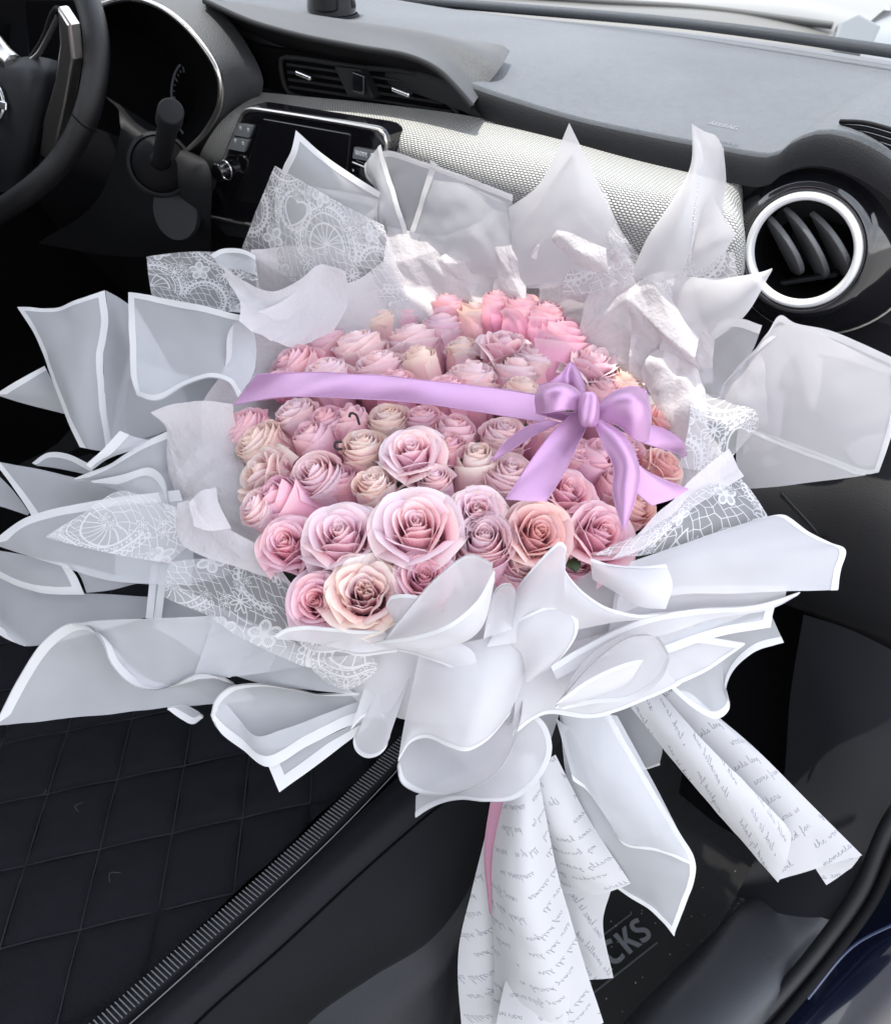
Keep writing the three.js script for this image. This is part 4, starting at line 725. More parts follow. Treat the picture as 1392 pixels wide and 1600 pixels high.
// ---- lower left, the big wave
sheet('wrapping_sheet', 'frost', 'large wavy frosted sheet with broad white border at lower left, over the seat', [
  { t: [[112, 976, -2], [140, 970, -1.4], [240, 966, -1.6], [335, 962, -2]], b: [[170, 1030, -5], [240, 1078, -6.5], [310, 1054, -5.6], [360, 1060, -5.4]], l: [[150, 990, -3]], r: [[400, 1000, -3]] , bulge: -.8 },
  { t: [[335, 962, -2], [380, 978, -2.4], [440, 1000, -3]], b: [[300, 1062, -5.5], [380, 1056, -5], [480, 1040, -4.5]], l: [[320, 1010, -4]], r: [] },
  { t: [[-6, 1130, -9], [30, 1060, -6], [70, 1002, -3.5], [110, 976, -2], [140, 978, -1.8], [160, 998, -2.4], [172, 1034, -4], [200, 1066, -5.6], [240, 1078, -6.3], [275, 1068, -5.8], [310, 1054, -5.2], [352, 1059, -5]], b: [[-6, 1134, -9.2], [100, 1119, -9.4], [200, 1109, -9.2], [300, 1103, -8.6], [400, 1095, -8]], l: [], r: [[380, 1075, -6.5]], e: 't', w: 8, bulge: -1.2, nu: 90 },
  { t: [[262, 1106, -8.9], [285, 1106, -8.4], [305, 1114, -8.2], [316, 1122, -8.4]], b: [[262, 1108, -9.1], [285, 1126, -9.6], [300, 1134, -9.6], [316, 1124, -8.8]], l: [], r: [], e: 'b', w: 5, bulge: -.6 }]);
sheet('wrapping_sheet', 'frost', 'frosted sheet filling the gap between the big wave and the lower lace sheet', [
  { t: [[250, 900, -3.5], [330, 940, -3], [470, 1010, -2.5]], b: [[240, 980, -5], [380, 1060, -5.5], [560, 1085, -5]], l: [], r: [] }]);
// ---- lower middle left: open pocket with pointed corner
sheet('wrapping_sheet', 'frost', 'open pocket shaped sheet with pointed corner over the seat, left of the front curl', [
  { t: [[330, 1118, -7], [338, 1092, -6], [360, 1072, -5.4], [400, 1066, -5], [445, 1073, -5], [500, 1084, -5], [560, 1082, -5]], b: [[390, 1172, -9.8], [450, 1165, -9.4], [520, 1140, -8.6], [590, 1110, -7]], l: [[340, 1140, -8.6]], r: [], e: 't', w: 6, bulge: -1.4, nu: 60 },
  { t: [[330, 1116, -7], [340, 1096, -6.4], [352, 1100, -7], [370, 1120, -7.6], [400, 1150, -7.8], [440, 1140, -7.6], [500, 1118, -7], [600, 1080, -6]], b: [[332, 1122, -7.4], [345, 1145, -8.4], [380, 1172, -9], [420, 1198, -9.4], [480, 1166, -8.6], [540, 1136, -7.6], [600, 1118, -6.5]], l: [], r: [], e: 'b', w: 7, nu: 60 },
  { t: [[420, 1198, -9.9], [480, 1166, -9.2], [560, 1128, -8]], b: [[437, 1237, -11], [500, 1192, -10], [580, 1130, -8.4]], l: [], r: [], e: 'bl', w: 7 }]);
sheet('wrapping_curl', 'milk', 'small rolled white paper tube with round open end left of the large front curl', [
  { t: [[548, 1140, -7], [565, 1122, -6.4], [585, 1117, -6], [602, 1128, -6], [607, 1152, -6.6], [596, 1176, -7.2], [574, 1184, -7.8], [556, 1172, -8], [553, 1154, -7.6], [566, 1134, -7.2]], b: [[590, 1010, -2], [610, 1005, -1.6], [640, 1000, -1.4], [652, 1005, -1.6], [655, 1020, -2], [650, 1035, -2.6], [640, 1040, -3], [625, 1040, -3], [610, 1035, -2.8], [600, 1025, -2.4]], l: [], r: [], e: 't', w: 4, nu: 60, wr: .1 }]);
sheet('wrapping_sheet', 'milk', 'plain white sheet behind the curls, filling the front below the lowest roses', [
  { t: [[450, 985, .4], [560, 970, .8], [680, 930, 1], [800, 905, 1], [920, 890, 1.4], [1010, 880, 1.6]], b: [[560, 1095, -6.4], [640, 1125, -7.4], [760, 1130, -7.6], [880, 1100, -6.4], [1000, 1040, -4.6]], l: [[500, 1040, -3]], r: [[1015, 960, -1.4]], bulge: .8, nu: 60 }]);
// ---- the big front curl
sheet('wrapping_curl', 'milk', 'largest white paper curl, hanging as a wide open cone at the bottom front', [
  { t: [[655, 1020, 0], [690, 1012, .5], [750, 1000, 1], [818, 982, 1]], b: [[622, 1190, -7], [640, 1160, -5.6], [668, 1152, -4.6], [700, 1164, -4.2], [728, 1172, -4], [758, 1158, -4], [795, 1118, -4]], l: [[645, 1070, -2], [630, 1140, -5]], r: [[822, 1030, -1], [812, 1080, -3]], e: 'b', w: 4.5, bulge: 1.6, nu: 60 },
  { t: [[626, 1172, -8], [660, 1130, -8.6], [720, 1120, -8.4], [800, 1080, -6.6]], b: [[620, 1195, -7.2], [626, 1220, -8], [655, 1238, -8.6], [700, 1242, -8.6], [748, 1228, -8], [790, 1190, -7], [810, 1130, -5.6], [816, 1080, -4.4]], l: [], r: [], e: 'b', w: 6, bulge: -1.6, nu: 70 },
  { t: [[582, 1004, 1], [630, 1000, 1.6], [700, 995, 1.6]], b: [[600, 1012, .8], [650, 1022, .4], [700, 1040, 0], [745, 1064, -.6]], l: [], r: [[740, 1020, 1]], e: 'b', w: 3, bulge: .3 }]);
sheet('wrapping_curl', 'milk', 'pinkish white paper curl with a pointed corner, lowest under the large front curl', [
  { t: [[795, 1135, -7.5], [812, 1122, -7], [835, 1118, -7], [855, 1135, -7.2], [864, 1165, -8], [855, 1200, -9], [835, 1228, -9.6], [800, 1250, -10], [760, 1252, -10.4], [720, 1248, -10.6], [685, 1256, -11], [650, 1278, -12]], b: [[780, 1130, -8], [775, 1150, -9], [770, 1170, -10], [760, 1190, -10.4], [740, 1200, -11], [700, 1215, -11.4], [652, 1245, -12]], l: [], r: [], e: 't', w: 5, nu: 80 }]);
// ---- upward curls over the flowers at the front
sheet('wrapping_curl', 'milk', 'tall rolled white paper cone rising over the front roses, dark inside its mouth', [
  { t: [[598, 1002, 3], [640, 950, 6.4], [690, 895, 8.2], [735, 867, 8.8], [769, 880, 8.4]], b: [[640, 1004, 1], [690, 985, 1.6], [738, 958, 2.6], [770, 912, 6]], l: [], r: [], e: 't', w: 3, bulge: -.7, nu: 60, wr: .1 },
  { t: [[588, 1003, 3.2], [650, 994, 5.2], [705, 974, 7], [745, 938, 8], [771, 890, 8.5]], b: [[610, 1011, 2], [660, 1013, 2.6], [715, 1004, 3.4], [752, 980, 5], [773, 905, 7.8]], l: [], r: [], e: 't', w: 3, bulge: .8, nu: 60, wr: .1 }]);
sheet('wrapping_curl', 'milk', 'small loop of white paper beside the lowest right front rose', [
  { t: [[604, 945, 4.5], [612, 932, 5], [632, 928, 5.4], [660, 932, 5]], b: [[606, 955, 4], [616, 972, 3], [628, 980, 2.6], [650, 962, 3.4]], l: [], r: [], e: 't', w: 3, bulge: 1 }]);
sheet('wrapping_curl', 'milk', 'small upright paper roll just right of the tall cone at the front', [
  { t: [[762, 960, 4], [770, 930, 5.4], [785, 914, 6], [798, 914, 6], [806, 926, 5.6], [803, 965, 4.4]], b: [[755, 1000, 2], [770, 995, 2.2], [785, 990, 2.4], [800, 985, 2.4]], l: [], r: [], e: 't', w: 3, bulge: -1.6 }]);
sheet('wrapping_sheet', 'milk', 'flat white gathered folds along the front edge under the lowest roses', [
  { t: [[430, 992, 2], [450, 982, 2.6], [520, 981, 3], [600, 984, 3]], b: [[432, 998, 1.6], [500, 1008, 1.6], [560, 1018, 1.4], [620, 1012, 1.2]], l: [], r: [], e: 't', w: 3.5 },
  { t: [[475, 1000, 1.4], [490, 1010, 1.4], [520, 1004, 2], [560, 998, 2.2]], b: [[478, 1012, .6], [495, 1020, .6], [540, 1016, .8], [600, 1010, 1]], l: [], r: [], e: 'b', w: 3 },
  { t: [[538, 1008, 1.6], [570, 1006, 2], [620, 1004, 2]], b: [[540, 1018, .8], [560, 1024, .6], [620, 1018, .8]], l: [], r: [], e: 'b', w: 3 }]);
// ---- right of the knot
sheet('wrapping_sheet', 'milk', 'broad white paper wing with a peak rising in front of the coral front rose', [
  { t: [[800, 935, 3], [830, 893, 5], [862, 856, 6.4], [876, 846, 6.8], [884, 856, 6.6], [880, 885, 5.6], [900, 915, 4.8], [940, 945, 4], [990, 960, 3.6], [1042, 958, 3.4]], b: [[760, 1010, 1], [820, 1000, 1], [905, 982, 1.4], [980, 968, 1.6], [1045, 960, 2]], l: [], r: [], e: 't', w: 3.5, bulge: 1, nu: 70 }]);
sheet('wrapping_sheet', 'milk', 'large smooth white paper flap with bordered end pointing right over the footwell', [
  { t: [[985, 878, 4], [1060, 852, 4], [1130, 828, 3.6], [1195, 808, 3.2]], l: [[970, 915, 3]], b: [[960, 962, 1.6], [1045, 932, 2], [1150, 927, 1.4], [1308, 922, 1]], r: [[1226, 806, 3], [1262, 832, 2.6], [1296, 848, 2], [1320, 858, 1.8], [1314, 890, 1.2]], e: 'r', w: 7, bulge: 1 }]);
sheet('wrapping_curl', 'milk', 'short rolled white sheet with a lace lined mouth below the ruffled front right rose', [
  { t: [[922, 872, 5.2], [950, 882, 5], [1000, 886, 5], [1040, 882, 5]], b: [[925, 905, 3.6], [960, 925, 3.4], [1000, 948, 3.4], [1040, 952, 3.4]], l: [], r: [[1050, 912, 4.4]], e: 't', w: 3, bulge: 1.2 }]);
sheet('wrapping_curl', 'milk', 'rounded white loop to the right of the large front curl', [
  { t: [[795, 975, 2], [830, 958, 3], [860, 947, 3.4], [884, 948, 3.4], [900, 962, 3], [902, 985, 2], [888, 1012, .8], [862, 1038, -.6], [828, 1062, -2]], b: [[790, 990, 1], [800, 1005, .6], [815, 1020, 0], [820, 1040, -1], [822, 1066, -2]], l: [], r: [], e: 't', w: 4, bulge: .8, nu: 60 }]);
sheet('wrapping_sheet', 'milk', 'white sheet lying under the round loops right of centre', [
  { t: [[810, 1060, -3], [880, 1010, -2], [960, 985, -1.6], [1080, 960, -1.4]], b: [[800, 1150, -7], [850, 1115, -6.6], [930, 1122, -7], [1060, 1070, -6]], l: [], r: [[1090, 1010, -4]], e: 'b', w: 5, bulge: .6 }]);
sheet('wrapping_curl', 'milk', 'large egg shaped white loop with a thin border right of centre, low at the front', [
  { t: [[866, 1106, -2.8], [910, 1052, -0.8], [955, 1012, 0.8], [990, 994, 1.4], [1024, 994, 1.6], [1045, 1024, 0.4]], b: [[880, 1108, -3.4], [930, 1100, -3.8], [975, 1096, -3.6], [1008, 1082, -2.6], [1034, 1058, -1.2], [1046, 1030, 0.2]], l: [], r: [], e: 'tb', w: 3.6, nu: 70, bulge: -2.4, wr: .1 },
  { t: [[868, 1100, -1.6], [920, 1062, -0.4], [975, 1036, 0.4], [1002, 1030, 0.6]], b: [[880, 1106, -3.2], [930, 1088, -2.4], [980, 1066, -1.4], [1004, 1034, 0.2]], l: [], r: [], e: 't', w: 3, bulge: .5, wr: .1 }]);
sheet('wrapping_sheet', 'milk', 'white sheet with a long wavy upper border below the large right flap', [
  { t: [[860, 1040, -1], [930, 1000, 0], [1000, 968, .6], [1100, 950, .4], [1180, 945, 0], [1248, 924, 0]], b: [[870, 1062, -2], [960, 1020, -1.6], [1040, 990, -1.2], [1120, 965, -.8], [1200, 952, -.6], [1244, 930, -.2]], l: [], r: [], e: 't', w: 6, nu: 60 }]);
sheet('wrapping_sheet', 'milk', 'plain white sheet seen between the large smooth flap and the wavy bordered sheet', [
  { t: [[960, 925, 1], [1080, 915, 1.2], [1230, 915, .6]], b: [[940, 1040, -3], [1060, 1000, -2.6], [1225, 935, -.6]], l: [], r: [] }]);
sheet('wrapping_sheet', 'frost', 'pale sheet with a narrow bordered end under the wavy white sheet at right', [
  { t: [[900, 1040, -4], [1100, 968, -1.4], [1210, 944, -1]], b: [[900, 1075, -5.5], [1100, 1000, -2.6], [1203, 980, -2.4]], l: [], r: [[1206, 962, -1.6]], e: 'rb', w: 6 }]);
sheet('wrapping_sheet', 'milk', 'triangular white sheet with a pointed bordered tip on the right below the wavy sheet', [
  { t: [[1020, 992, -2.4], [1090, 994, -2.6], [1162, 1004, -3]], b: [[940, 1100, -6.4], [1010, 1084, -6.4], [1080, 1060, -5.6], [1130, 1030, -4.4], [1162, 1006, -3.1]], l: [[990, 1040, -4]], r: [], e: 'tb', w: 6 }]);
sheet('wrapping_sheet', 'frost', 'rightmost hanging frosted sheet with a scalloped border against the dark footwell', [
  { t: [[1040, 1010, -4.4], [1120, 985, -3.6], [1204, 960, -2.6]], b: [[1040, 1070, -8], [1090, 1112, -10], [1120, 1124, -10.4], [1140, 1108, -10], [1135, 1078, -8.6], [1148, 1046, -7], [1175, 1022, -5.6], [1225, 1005, -4.6]], l: [], r: [[1214, 982, -3.6]], e: 'b', w: 5, nu: 70, bulge: -.6 }]);
sheet('wrapping_sheet', 'milk', 'white sheet whose lower bordered corner hangs at the bottom right of the bouquet', [
  { t: [[870, 1060, -6], [960, 1040, -5.6], [1060, 1020, -5]], b: [[866, 1098, -8.6], [930, 1121, -9.6], [985, 1100, -8.6], [1064, 1068, -7]], l: [], r: [], e: 'b', w: 6 }]);
// ---- right side
sheet('wrapping_sheet', 'milk', 'large bright sheet with folded border standing at the right edge, above the glove box', [
  { t: [[1170, 560, 4], [1205, 515, 5], [1250, 508, 5.6], [1310, 535, 5.6], [1400, 580, 5.4]], l: [[1165, 620, 3]], b: [[1160, 672, 1.6], [1230, 695, 1.4], [1300, 722, 1.2], [1350, 741, 1], [1372, 738, 1]], r: [[1402, 640, 3.6], [1386, 700, 2]], e: 'br', w: 5, bulge: .5, wr: .12 },
  { t: [[1228, 520, 6.6], [1256, 535, 6.4], [1285, 562, 5.8]], b: [[1262, 625, 4.6], [1270, 640, 4.2], [1282, 606, 5]], l: [[1248, 575, 5.8]], r: [], wr: .1 },
  { t: [[1320, 702, 2.6], [1350, 682, 3], [1386, 676, 3]], b: [[1334, 726, 2], [1350, 728, 1.8], [1370, 730, 1.6]], l: [], r: [], wr: .1 },
  { t: [[1155, 660, 1.2], [1230, 694, 1], [1290, 716, .8], [1350, 741, .8]], b: [[1160, 764, -2], [1200, 762, -2], [1250, 756, -1.4], [1352, 743, .4]], l: [[1150, 710, 0]], r: [], e: 't', w: 4 }]);
sheet('wrapping_sheet', 'milk', 'pointed white sheet peak behind the large bright sheet at the right edge', [
  { t: [[1180, 545, 6], [1200, 518, 7], [1218, 493, 8], [1240, 505, 7.6], [1300, 518, 7], [1395, 560, 6]], b: [[1150, 650, 2], [1200, 600, 3], [1240, 560, 4], [1290, 555, 4.4], [1330, 565, 4.6], [1395, 590, 4.8]], l: [], r: [], e: 't', w: 6, wr: .14 }]);
sheet('wrapping_sheet', 'frost', 'folded bordered sheet leaning right behind the lace, below the side vent', [
  { t: [[1110, 520, 6], [1130, 500, 7], [1160, 497, 7.4], [1192, 507, 7]], b: [[1060, 640, 2], [1090, 640, 2.2], [1120, 640, 2.4], [1150, 640, 2.4]], l: [[1085, 575, 4]], r: [[1180, 540, 6], [1160, 580, 4.6]], e: 'tl', w: 6 }]);
sheet('wrapping_sheet', 'milk', 'upright white sheet leaf between the folded bordered sheet and the bright right one', [
  { t: [[1130, 600, 5], [1165, 560, 6.4], [1200, 528, 7.6], [1222, 512, 8]], b: [[1100, 660, 2.4], [1140, 668, 2], [1180, 672, 2], [1212, 660, 2.4]], l: [], r: [[1218, 580, 5]], e: 't', w: 5, bulge: .5 }]);
sheet('wrapping_sheet', 'milk', 'narrow white sheet edge with a wavy foot at the right of the tissue', [
  { t: [[1150, 610, 3.6], [1190, 606, 4], [1225, 610, 4]], b: [[1160, 715, 0], [1172, 703, .6], [1190, 706, .6], [1214, 696, 1]], l: [[1160, 660, 2]], r: [[1222, 650, 2.6]] }]);
// ---- back right
sheet('wrapping_sheet', 'milk', 'tall white sheet at the back right, folded lengthwise with a curled tip', [
  { t: [[1080, 193, 20], [1092, 225, 18], [1098, 245, 17]], b: [[985, 430, 7], [1030, 440, 7], [1075, 425, 7.4]], l: [[1077, 262, 17], [1045, 320, 13], [1012, 370, 10]], r: [[1085, 320, 12.6]], bulge: .6, wr: .14 },
  { t: [[1080, 193, 20], [1100, 205, 19.6], [1118, 212, 19], [1130, 232, 18]], b: [[1075, 425, 7.4], [1095, 400, 8.6], [1118, 380, 9.6], [1147, 370, 10]], l: [[1094, 250, 17], [1085, 330, 12]], r: [[1134, 290, 15], [1130, 330, 12.6]], bulge: -.8, wr: .14 },
  { t: [[1110, 300, 14], [1125, 330, 12.4], [1150, 366, 10.4]], b: [[1060, 430, 7], [1090, 430, 7], [1122, 412, 8]], l: [], r: [] , bulge: .3 }]);
sheet('wrapping_sheet', 'milk', 'white sheet pointing at the round side vent, over its lower rim', [
  { t: [[1055, 428, 7.6], [1100, 434, 7.8], [1150, 432, 8.2], [1192, 424, 8.6], [1206, 419, 8.8]], b: [[1040, 520, 4], [1080, 545, 4], [1130, 522, 5], [1166, 490, 6], [1206, 422, 8.6]], l: [], r: [], bulge: .8, wr: .14 }]);
sheet('wrapping_sheet', 'milk', 'pointed white sheet right of centre at the back, its tip against the silver trim', [
  { t: [[795, 325, 10], [840, 290, 12.6], [868, 240, 16], [889, 192, 19]], b: [[800, 450, 4], [860, 440, 4.6], [920, 430, 5], [985, 400, 7]], l: [[800, 400, 7]], r: [[915, 245, 15.6], [945, 310, 12], [968, 360, 9]], wr: .14, bulge: .5 }]);
sheet('wrapping_sheet', 'frost', 'smaller pointed sheet layered in front of the tall pointed one at the back', [
  { t: [[800, 360, 9], [850, 300, 11.4], [893, 240, 14.4]], b: [[815, 450, 4], [850, 450, 4], [905, 440, 4.4]], l: [], r: [[905, 270, 12.8], [912, 340, 9]], e: 't', w: 4, wr: .14 }]);
sheet('lace_sheet', 'lace', 'lace printed sheet edge beside the tall pointed sheet at the back', [
  { t: [[895, 280, 13], [930, 290, 12.4], [955, 330, 11]], b: [[880, 460, 5], [930, 455, 5], [1010, 420, 6.4]], l: [], r: [[985, 380, 8.6]], wr: .6 }]);
sheet('lace_sheet', 'lace', 'lace sheet corner touching the round side vent', [
  { t: [[1040, 405, 9], [1080, 398, 9.4], [1120, 394, 9.8], [1146, 393, 10]], b: [[1030, 470, 6.4], [1070, 460, 7], [1110, 446, 7.6], [1152, 432, 8.2]], l: [], r: [] }]);
// ---- back, left of centre
sheet('wrapping_sheet', 'frost', 'pointed frosted sheet standing in front of the display screen', [
  { t: [[462, 204, 16], [500, 238, 14.4], [545, 268, 13], [598, 302, 11.4]], b: [[440, 400, 4], [500, 420, 4], [590, 420, 4]], l: [[455, 236, 14.6], [443, 262, 13], [430, 320, 9]], r: [[598, 350, 8]], e: 'tl', w: 5.5, bulge: .6 }]);
sheet('wrapping_sheet', 'frost', 'narrow twisted frosted sheet with bright edge, right of the display screen', [
  { t: [[570, 258, 12.6], [582, 240, 14], [594, 226, 15]], b: [[585, 400, 5], [620, 400, 5], [640, 390, 5]], l: [[572, 275, 11.6], [590, 300, 10]], r: [[605, 260, 12.8], [622, 310, 10], [634, 350, 7.6]], e: 'lr', w: 4, bulge: .8 }]);
sheet('wrapping_sheet', 'frost', 'bluish frosted sheet behind the twisted one, before the silver trim', [
  { t: [[588, 250, 13.4], [600, 236, 14], [660, 252, 13], [740, 280, 11.6], [800, 305, 10.6]], b: [[610, 400, 4], [680, 400, 4], [790, 400, 4]], l: [], r: [], e: 't', w: 4.5, bulge: -.5 }]);
sheet('wrapping_sheet', 'frost', 'tall pointed frosted sheet with a white left border above the back roses', [
  { t: [[675, 250, 13.6], [710, 276, 12.4], [750, 298, 11.4], [790, 318, 10.6]], b: [[630, 400, 4.6], [700, 420, 4], [800, 440, 4]], l: [[664, 290, 11.6], [645, 345, 8]], r: [[800, 380, 7]], e: 'l', w: 6, bulge: .7 }]);
sheet('wrapping_sheet', 'frost', 'flat frosted layer with crossing white border strips behind the heart lace sheet', [
  { t: [[480, 290, 10.4], [540, 300, 10.2], [600, 315, 9.6]], b: [[470, 330, 7.6], [540, 345, 7.4], [600, 340, 7.4]], l: [], r: [], e: 't', w: 6 },
  { t: [[560, 345, 7.8], [590, 320, 9], [605, 302, 10]], b: [[575, 360, 7], [600, 345, 7.6], [616, 330, 8.4]], l: [], r: [], e: 't', w: 6 },
  { t: [[640, 362, 6.8], [690, 368, 6.6], [745, 350, 7.6]], b: [[650, 400, 4.6], [700, 400, 4.6], [760, 390, 5]], l: [], r: [], e: 't', w: 6 }]);
sheet('lace_sheet', 'lace', 'lace printed sheet with a heart shape, standing before the display screen at upper left', [
  { t: [[430, 259, 13], [490, 293, 11.8], [545, 324, 10.6], [600, 352, 9.4]], b: [[378, 388, 5], [440, 430, 4], [520, 470, 3], [640, 482, 2.6]], l: [[415, 295, 11], [395, 345, 8]], r: [[622, 420, 6]], bulge: .3, pin: [.28, .28, .5, .33] }]);
sheet('lace_sheet', 'lace', 'lace printed sheet at the left behind the tissue, pointing to the steering wheel', [
  { t: [[230, 402, 5], [290, 394, 5.4], [340, 394, 5.6], [400, 410, 5.6]], b: [[238, 466, 3], [300, 478, 3], [360, 488, 3], [410, 490, 3]], l: [[233, 435, 4]], r: [], bulge: -.4, uvOff: .12 }]);
sheet('wrapping_sheet', 'frost', 'small rounded frosted sheet edge between the two upper left lace sheets', [
  { t: [[330, 398, 6], [350, 389, 6.4], [380, 390, 6.4], [400, 400, 6]], b: [[345, 420, 5], [370, 420, 5], [400, 430, 5]], l: [], r: [], e: 't', w: 4 }]);
// ---- lower lace
sheet('lace_sheet', 'lace', 'pointed lace sheet lying over the broad frosted sheet at left', [
  { t: [[72, 838, 1], [130, 802, 2], [185, 768, 2.6], [228, 776, 2.6], [285, 796, 2.4]], b: [[76, 841, .8], [110, 850, .6], [190, 868, 0], [265, 880, -.4]], l: [], r: [[300, 840, 1]], uvOff: .62 }]);
sheet('lace_sheet', 'lace', 'long lace sheet along the lower left edge of the roses, curled at its end', [
  { t: [[268, 876, 1], [330, 872, 1], [400, 885, 1.6], [462, 915, 2.4], [470, 975, 2.4]], b: [[260, 930, -1], [330, 968, -1], [410, 1012, -1.4], [480, 1042, -2], [545, 1048, -2.4]], l: [[263, 905, 0]], r: [[520, 1000, 1], [570, 1018, 0]], bulge: .4, nu: 60, uvOff: .2 },
  { t: [[480, 1030, -1.6], [540, 1022, -.6], [575, 1020, -.6], [590, 1034, -1]], b: [[490, 1050, -3], [520, 1072, -4], [545, 1078, -4.2], [572, 1064, -3.6]], l: [], r: [[588, 1048, -2.4]], bulge: .5 }]);
sheet('lace_sheet', 'lace', 'lace sheet low at the right, between the roses and the large smooth flap', [
  { t: [[1010, 830, 4], [1060, 785, 4.6], [1110, 757, 4.4], [1152, 742, 4]], b: [[925, 868, 4.4], [1000, 868, 3.6], [1090, 845, 3], [1200, 806, 2.4]], l: [[960, 850, 5]], r: [[1180, 775, 3]], bulge: .6, uvOff: .44 }]);
sheet('lace_sheet', 'lace', 'lace sheet at the right with a rolled patterned edge, beside the coral roses', [
  { t: [[1080, 610, 6], [1130, 618, 5.8], [1190, 614, 5.4], [1232, 620, 5]], b: [[1060, 730, 3], [1090, 735, 3], [1130, 730, 2.6]], l: [[1075, 670, 5]], r: [[1200, 650, 4.4], [1160, 695, 3.4]], bulge: .5, uvOff: .8 }]);
// ---- tissue
sheet('tissue_sheet', 'tissue', 'white tissue sheet with straight top edge behind the back left roses', [
  { t: [[392, 390, 6.4], [450, 384, 6.8], [520, 381, 7], [545, 384, 7]], b: [[395, 540, -1], [450, 540, -1], [520, 530, 0], [590, 520, .5]], l: [[396, 440, 3.4]], r: [[565, 435, 4.6]] }]);
sheet('tissue_sheet', 'tissue', 'folded white tissue with drooping corner at the upper left of the roses', [
  { t: [[347, 414, 7], [385, 438, 6.4], [425, 452, 6], [470, 432, 6.6], [502, 408, 7.4], [540, 425, 6.6]], b: [[374, 498, 6.4], [405, 520, 5], [445, 545, 3], [520, 520, 2.4]], l: [[358, 440, 6], [376, 474, 6.6]], r: [[545, 470, 4]], wr: .9 }]);
sheet('tissue_sheet', 'tissue', 'pinkish white tissue sheet behind the lilac rose at back centre', [
  { t: [[605, 354, 8.4], [650, 364, 8], [700, 376, 7.6], [735, 355, 8.6], [768, 332, 9.6]], b: [[600, 530, .5], [690, 530, .5], [760, 530, .5]], l: [[600, 420, 5]], r: [[775, 400, 6]], wr: .8 },
  { t: [[768, 332, 9.6], [790, 370, 8], [815, 410, 6.6]], b: [[760, 530, .5], [790, 530, .5], [840, 530, .5]], l: [[775, 400, 6]], r: [], wr: .8 }]);
sheet('tissue_sheet', 'tissue', 'small folded tissue flap in front of the back centre tissue sheet', [
  { t: [[690, 400, 6.8], [720, 385, 7.4], [765, 372, 8], [808, 400, 6.8]], b: [[700, 470, 3], [740, 470, 3], [800, 470, 3]], l: [], r: [], wr: .8 }]);
sheet('tissue_sheet', 'tissue', 'white tissue wall between the back roses and the pointed back sheet', [
  { t: [[835, 395, 8], [865, 350, 9.6], [900, 330, 10], [945, 370, 8.4]], b: [[835, 560, .5], [880, 560, .5], [965, 570, .5]], l: [], r: [[955, 430, 5]], wr: .9 }]);
sheet('tissue_sheet', 'tissue', 'sharp white tissue spike right of the magenta rose', [
  { t: [[915, 470, 5], [935, 420, 7.6], [957, 378, 9.6]], b: [[895, 575, 1], [945, 585, 1], [990, 595, 1]], l: [], r: [[985, 425, 7], [1000, 480, 4.6]], wr: .7 },
  { t: [[957, 378, 9.6], [985, 410, 8], [1010, 470, 6]], b: [[990, 595, 1], [1005, 600, 1], [1040, 600, 1]], l: [[970, 450, 6]], r: [], wr: .6 }]);
sheet('tissue_sheet', 'tissue', 'tall white tissue panel at the back right corner of the roses', [
  { t: [[985, 450, 6.4], [1015, 430, 7], [1060, 430, 7]], b: [[985, 590, 2.4], [1030, 600, 2.4], [1100, 600, 2.4]], l: [], r: [[1090, 500, 5]], wr: 1 },
  { t: [[1050, 470, 6], [1062, 448, 7], [1075, 470, 6.4], [1120, 530, 5]], b: [[1020, 600, 3], [1050, 610, 3], [1070, 610, 3], [1110, 600, 3]], l: [], r: [], wr: .6 }]);
sheet('tissue_sheet', 'tissue', 'rounded tissue sheet hugging the coral roses at the right', [
  { t: [[1000, 590, 4.6], [1020, 555, 5.6], [1045, 545, 6], [1080, 565, 5.6], [1100, 610, 5]], b: [[1060, 760, 1.4], [1080, 760, 1.4], [1100, 760, 1.2], [1130, 750, 1]], l: [[1030, 650, 3]], r: [[1110, 690, 3]], wr: .8 }]);
sheet('tissue_sheet', 'tissue', 'crumpled tissue at the lower right over the lace, next to the ruffled pink rose', [
  { t: [[985, 850, 5], [1030, 800, 5.4], [1060, 775, 5.6], [1085, 745, 5.4], [1130, 705, 5]], b: [[960, 872, 4.6], [1010, 855, 4.6], [1060, 815, 4.6], [1075, 800, 4.4], [1160, 745, 4]], l: [], r: [], wr: .9 }]);
sheet('tissue_sheet', 'tissue', 'long white tissue sheet along the left edge of the roses', [
  { t: [[240, 648, 4], [275, 634, 4.6], [320, 630, 5], [368, 634, 4.6]], b: [[262, 715, 1.6], [270, 760, .8], [300, 800, .4], [345, 830, .4], [395, 860, .6], [440, 890, .8]], l: [[262, 670, 3]], r: [[375, 690, 2.4], [395, 770, 2], [425, 830, 2]], nu: 60, wr: .8 }]);
sheet('tissue_sheet', 'tissue', 'crumpled tissue fold at the lower left of the roses above the long lace sheet', [
  { t: [[283, 785, 2.6], [310, 780, 3], [335, 800, 3], [375, 835, 3.2], [430, 880, 3.2], [466, 915, 3]], b: [[290, 820, 1.4], [300, 850, 1.4], [330, 870, 1.4], [385, 890, 1.6], [420, 905, 1.8], [462, 925, 2.4]], l: [], r: [], nu: 60, wr: 1 },
  { t: [[300, 790, 3.6], [318, 770, 4.2], [340, 765, 4]], b: [[310, 830, 2.6], [330, 835, 2.6], [365, 830, 2.8]], l: [], r: [[345, 790, 4]], wr: .8 }]);
